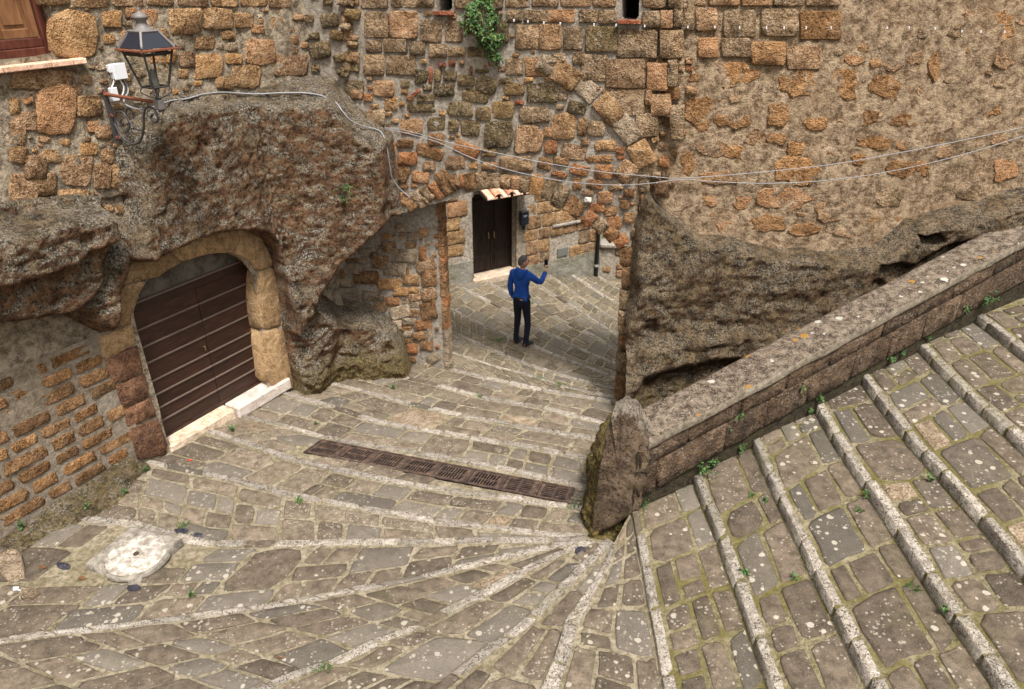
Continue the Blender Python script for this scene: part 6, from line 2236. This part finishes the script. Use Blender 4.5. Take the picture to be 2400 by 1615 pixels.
# overgrown clump hanging on the arch wall
t = thing('wall_shrub', 'leafy green shrub growing out of the masonry high above the arch', 'shrub', tuple(onplane(1120, 90, *PA)))
lv = [MB(), MB(), MB()]
st = MB()
SHR = [(1092, 10), (1140, -20), (1165, 40), (1178, 85), (1165, 118), (1178, 138), (1160, 150), (1140, 120), (1115, 100), (1098, 85), (1085, 60)]
roots = [onplane(u, v, JR + nA * 0.05, nA) for u, v in ((1125, 20), (1120, 60), (1140, 100), (1105, 55))]
cnt = 0
while cnt < 900:
    u, v = random.uniform(1080, 1182), random.uniform(-25, 152)
    sd_ = float(poly_sd(u, v, SHR))
    if sd_ < random.uniform(-7, 9):
        continue
    p = onplane(u, v, JR + nA * (0.05 + random.uniform(0, 0.22) * min(1, max(0.2, sd_ / 18))), nA)
    if fbm(p[None], 6.0, 2)[0] < -0.25:
        continue
    leaf(lv[random.choices((0, 1, 2), (0.45, 0.45, 0.10))[0]], p, RNG.uniform(-1, 1, 3) + nA * 0.5 - UZ * 0.25, UZ + nA + RNG.uniform(-.4, .4, 3), random.uniform(0.035, 0.07), random.uniform(0.010, 0.019))
    if cnt % 9 == 0:
        st.tube([roots[cnt % 4], (roots[cnt % 4] + p) / 2 + nA * 0.04, p], [0.006, 0.004, 0.002], 4)
    cnt += 1
for m_, q in zip(('leaf_bright', 'leaf_dark', 'leaf_yellow'), lv):
    q.build('foliage', m_, t)['kind'] = 'stuff'
st.build('branches', 'stalk', t)['kind'] = 'stuff'
# shrub beyond the garden wall
bb = ony(1450, 560, g0[1] + 0.9)
t = thing('garden_shrub', 'green garden shrub showing above the low wall beyond the arch', 'shrub', (float(bb[0]), float(bb[1]), -0.3))
lv = [MB(), MB(), MB()]
for _ in range(1500):
    q = RNG.normal(0, 1, 3); q /= np.linalg.norm(q); q *= random.uniform(0.55, 1.0)
    p = np.array([bb[0] + 0.6, bb[1], 0.15]) + q * [1.7, 0.55, 0.75]
    if fbm(p[None], 2.5, 2)[0] < -0.2:
        continue
    leaf(lv[random.randrange(3)], p, RNG.uniform(-1, 1, 3), UZ + RNG.uniform(-.4, .4, 3), random.uniform(0.06, 0.12), random.uniform(0.02, 0.035))
for m_, q in zip(('leaf_bright', 'leaf_dark', 'leaf_yellow'), lv):
    q.build('foliage', m_, t)['kind'] = 'stuff'
MB().tube([(bb[0] + .6, bb[1], -2.2), (bb[0] + .6, bb[1], 0.2)], [0.06, 0.03], 8).build('trunk', 'stalk', t)

WEEDS = [  # u, v, size, label
    (1640, 1100, 1.35, 'large leafy weed where the second stair step meets the parapet'),
    (1668, 1088, 1.0, 'leafy weed at the parapet foot, just above the large one'),
    (1733, 1052, 0.8, 'weed in the parapet foot between the second and third stair steps'),
    (1705, 1008, 0.6, 'weed hanging low in a parapet joint above the second step'),
    (1725, 982, 0.8, 'weed sprouting from a parapet joint above the third step'),
    (1864, 918, 0.85, 'weed growing out of the parapet joint left of the fourth step'),
    (1912, 938, 1.0, 'bright weed at the top corner of the fourth stair step'),
    (1896, 962, 0.7, 'small weed below the bright one at the fourth step'),
    (2084, 842, 0.9, 'weed climbing the parapet foot between the fifth and sixth steps'),
    (2112, 830, 0.6, 'little weed right beside the climbing one on the parapet'),
    (2172, 794, 0.55, 'tiny weed at the top corner of the sixth stair step'),
    (2255, 728, 1.1, 'weed against the parapet, below the largest one near the top'),
    (2300, 710, 1.7, 'largest broad-leaved weed against the parapet near the top of the stairs'),
    (2310, 962, 0.9, 'weed in the step edge at the far right of the stairs'),
    (1466, 1216, 1.1, 'leafy weed at the foot of the upright stone slab'),
    (1512, 1188, 0.8, 'weed between the upright slab and the first stair step'),
    (2040, 1164, 0.55, 'small weed below the nosing in the middle of the stairs'),
    (2178, 1130, 0.75, 'straggling weed across a tread in the upper right stairs'),
    (1791, 1178, 0.6, 'small weed in the riser of the third step near the parapet'),
    (1762, 1166, 0.55, 'thin weed in a tread joint near the red-brown chip'),
    (1747, 1346, 0.6, 'weed on the second stair nosing, half way down'),
    (1860, 1360, 0.5, 'weed in a mossy joint in the middle of the second tread'),
    (2220, 1432, 0.6, 'single leafy weed under the nosing at the lower right'),
    (342, 1106, 0.7, 'weed at the wall foot left of the gate'),
    (288, 1155, 0.5, 'small weed on the paving along the left wall foot'),
    (204, 1190, 0.55, 'weed on the left wall foot above the round cover'),
    (50, 1242, 0.8, 'weed at the wall foot at the far left'),
    (447, 1402, 0.6, 'weed in the paving joints below the round cover'),
    (545, 1012, 0.9, 'weed under the gate threshold'),
    (1052, 866, 0.9, 'weed at the corner of the infill wall by the passage'),
    (922, 913, 0.8, 'weed at the foot of the rock right of the gate'),
    (740, 996, 0.5, 'weed on the lane above the drain'),
]
for (u, v, k_, lab) in WEEDS:
    p, nn = hit(u, v, 0.0)
    leafy('weed', p, nn, lab, h=0.13 * k_, stems=max(3, int(7 * k_)), per=6, L=0.042 * (0.7 + 0.3 * k_))
for (u, v, lab) in ((2139, 1382, 'grass tuft beside broken stones under a stair nosing'), (759, 1570, 'grass tuft at the bottom edge of the turning steps'), (1245, 600 + 112, 'grass tuft on the far paving right of the person'), (427, 1238, 'grass tuft right of the round cover'), (1310, 905, 'grass tuft in the lane just inside the arch'), (1262, 890, 'grass tuft on a step edge below the person'), (1120, 930, 'grass tuft on a step edge in front of the infill wall'), (1165, 800, 'grass tuft on the paving left of the feet of the person'), (1345, 1190, 'grass tuft at the right end of the drain'), (2010, 1200, 'grass tuft in a stair joint right of the centre'), (700, 1180, 'grass tuft on the step below the drain')):
    grassy(hit(u, v, 0.0)[0], lab)
# hanging ferny patch on the rock
p, nn = hit(803, 440, 0.0)
leafy('weed', p, nn, 'faint green weed growing on the rock face above the gate', h=0.2, stems=10, per=7, L=0.03, droop=0.6)
p, nn = hit(805, 470, 0.0)
leafy('weed', p, nn, 'lower green weed hanging on the rock face above the gate', h=0.18, stems=9, per=7, L=0.03, droop=0.6)

# ------------------------------------------------------------------ small things lying about
mat_plain('petal_red', (0.5, 0.02, 0.02), 0.6, 0.2)
mat_plain('dry_leaf', (0.12, 0.055, 0.025), 0.8, 0.2, var=0.4)
mat_plain('paper_white', (0.7, 0.72, 0.74), 0.6, 0.3)


def scrap(u, v, r, mat, name, label, cat, curl=0.5):
    p, nn = hit(u, v, 0.012)
    a = np.cross(nn, [0.3, 1, 0.1]); a /= np.linalg.norm(a); b = np.cross(nn, a)
    n = 9
    V = [p + nn * 0.004]
    for i in range(n):
        t_ = 2 * math.pi * i / n
        rr_ = r * random.uniform(0.6, 1.15)
        V.append(p + a * rr_ * math.cos(t_) + b * rr_ * 0.6 * math.sin(t_) + nn * curl * r * random.uniform(0, 0.7))
    F = [(0, 1 + i, 1 + (i + 1) % n) for i in range(n)]
    o = mesh_obj(name, np.array(V), F, mat, smooth=False)
    return tag(o, label, cat)

scrap(445, 1081, 0.035, 'petal_red', 'petal', 'red flower petal on the step at the corner of the gate', 'petal')
scrap(192, 1358, 0.05, 'dry_leaf', 'dry_leaf', 'brown dry leaf on a paving stone below the round cover', 'dry leaf')
scrap(660, 1540, 0.06, 'dry_leaf', 'dry_leaf', 'brown dry leaf on the turning steps near the bottom', 'dry leaf')
scrap(100, 1333, 0.05, 'dry_leaf', 'dry_leaf', 'brown dry leaf at the far left by the white paper', 'dry leaf')
scrap(42, 1384, 0.06, 'paper_white', 'paper_scrap', 'scrap of white paper on the paving at the far left', 'paper')
for u, v, w, h, m_ in ((421, 1249, 46, 16, 'stone_black'), (457, 1262, 40, 18, 'stone_black'), (150, 1328, 34, 14, 'stone_black'), (315, 1381, 34, 15, 'stone_black'), (1362, 1294, 26, 20, 'stone_black'), (72, 1397, 42, 24, 'tuff_pale'), (30, 1330, 60, 70, 'tuff_pale')):
    p, nn = hit(u, v, 0.0)
    pl = (p, UZ)
    px_stone(u, v, w, h, pl, m_, SECT['turning_steps'], random.uniform(-20, 10), proud=0.02 if m_ == 'stone_black' else 0.06, name='cobble', jit=0.15, ex=2.4)
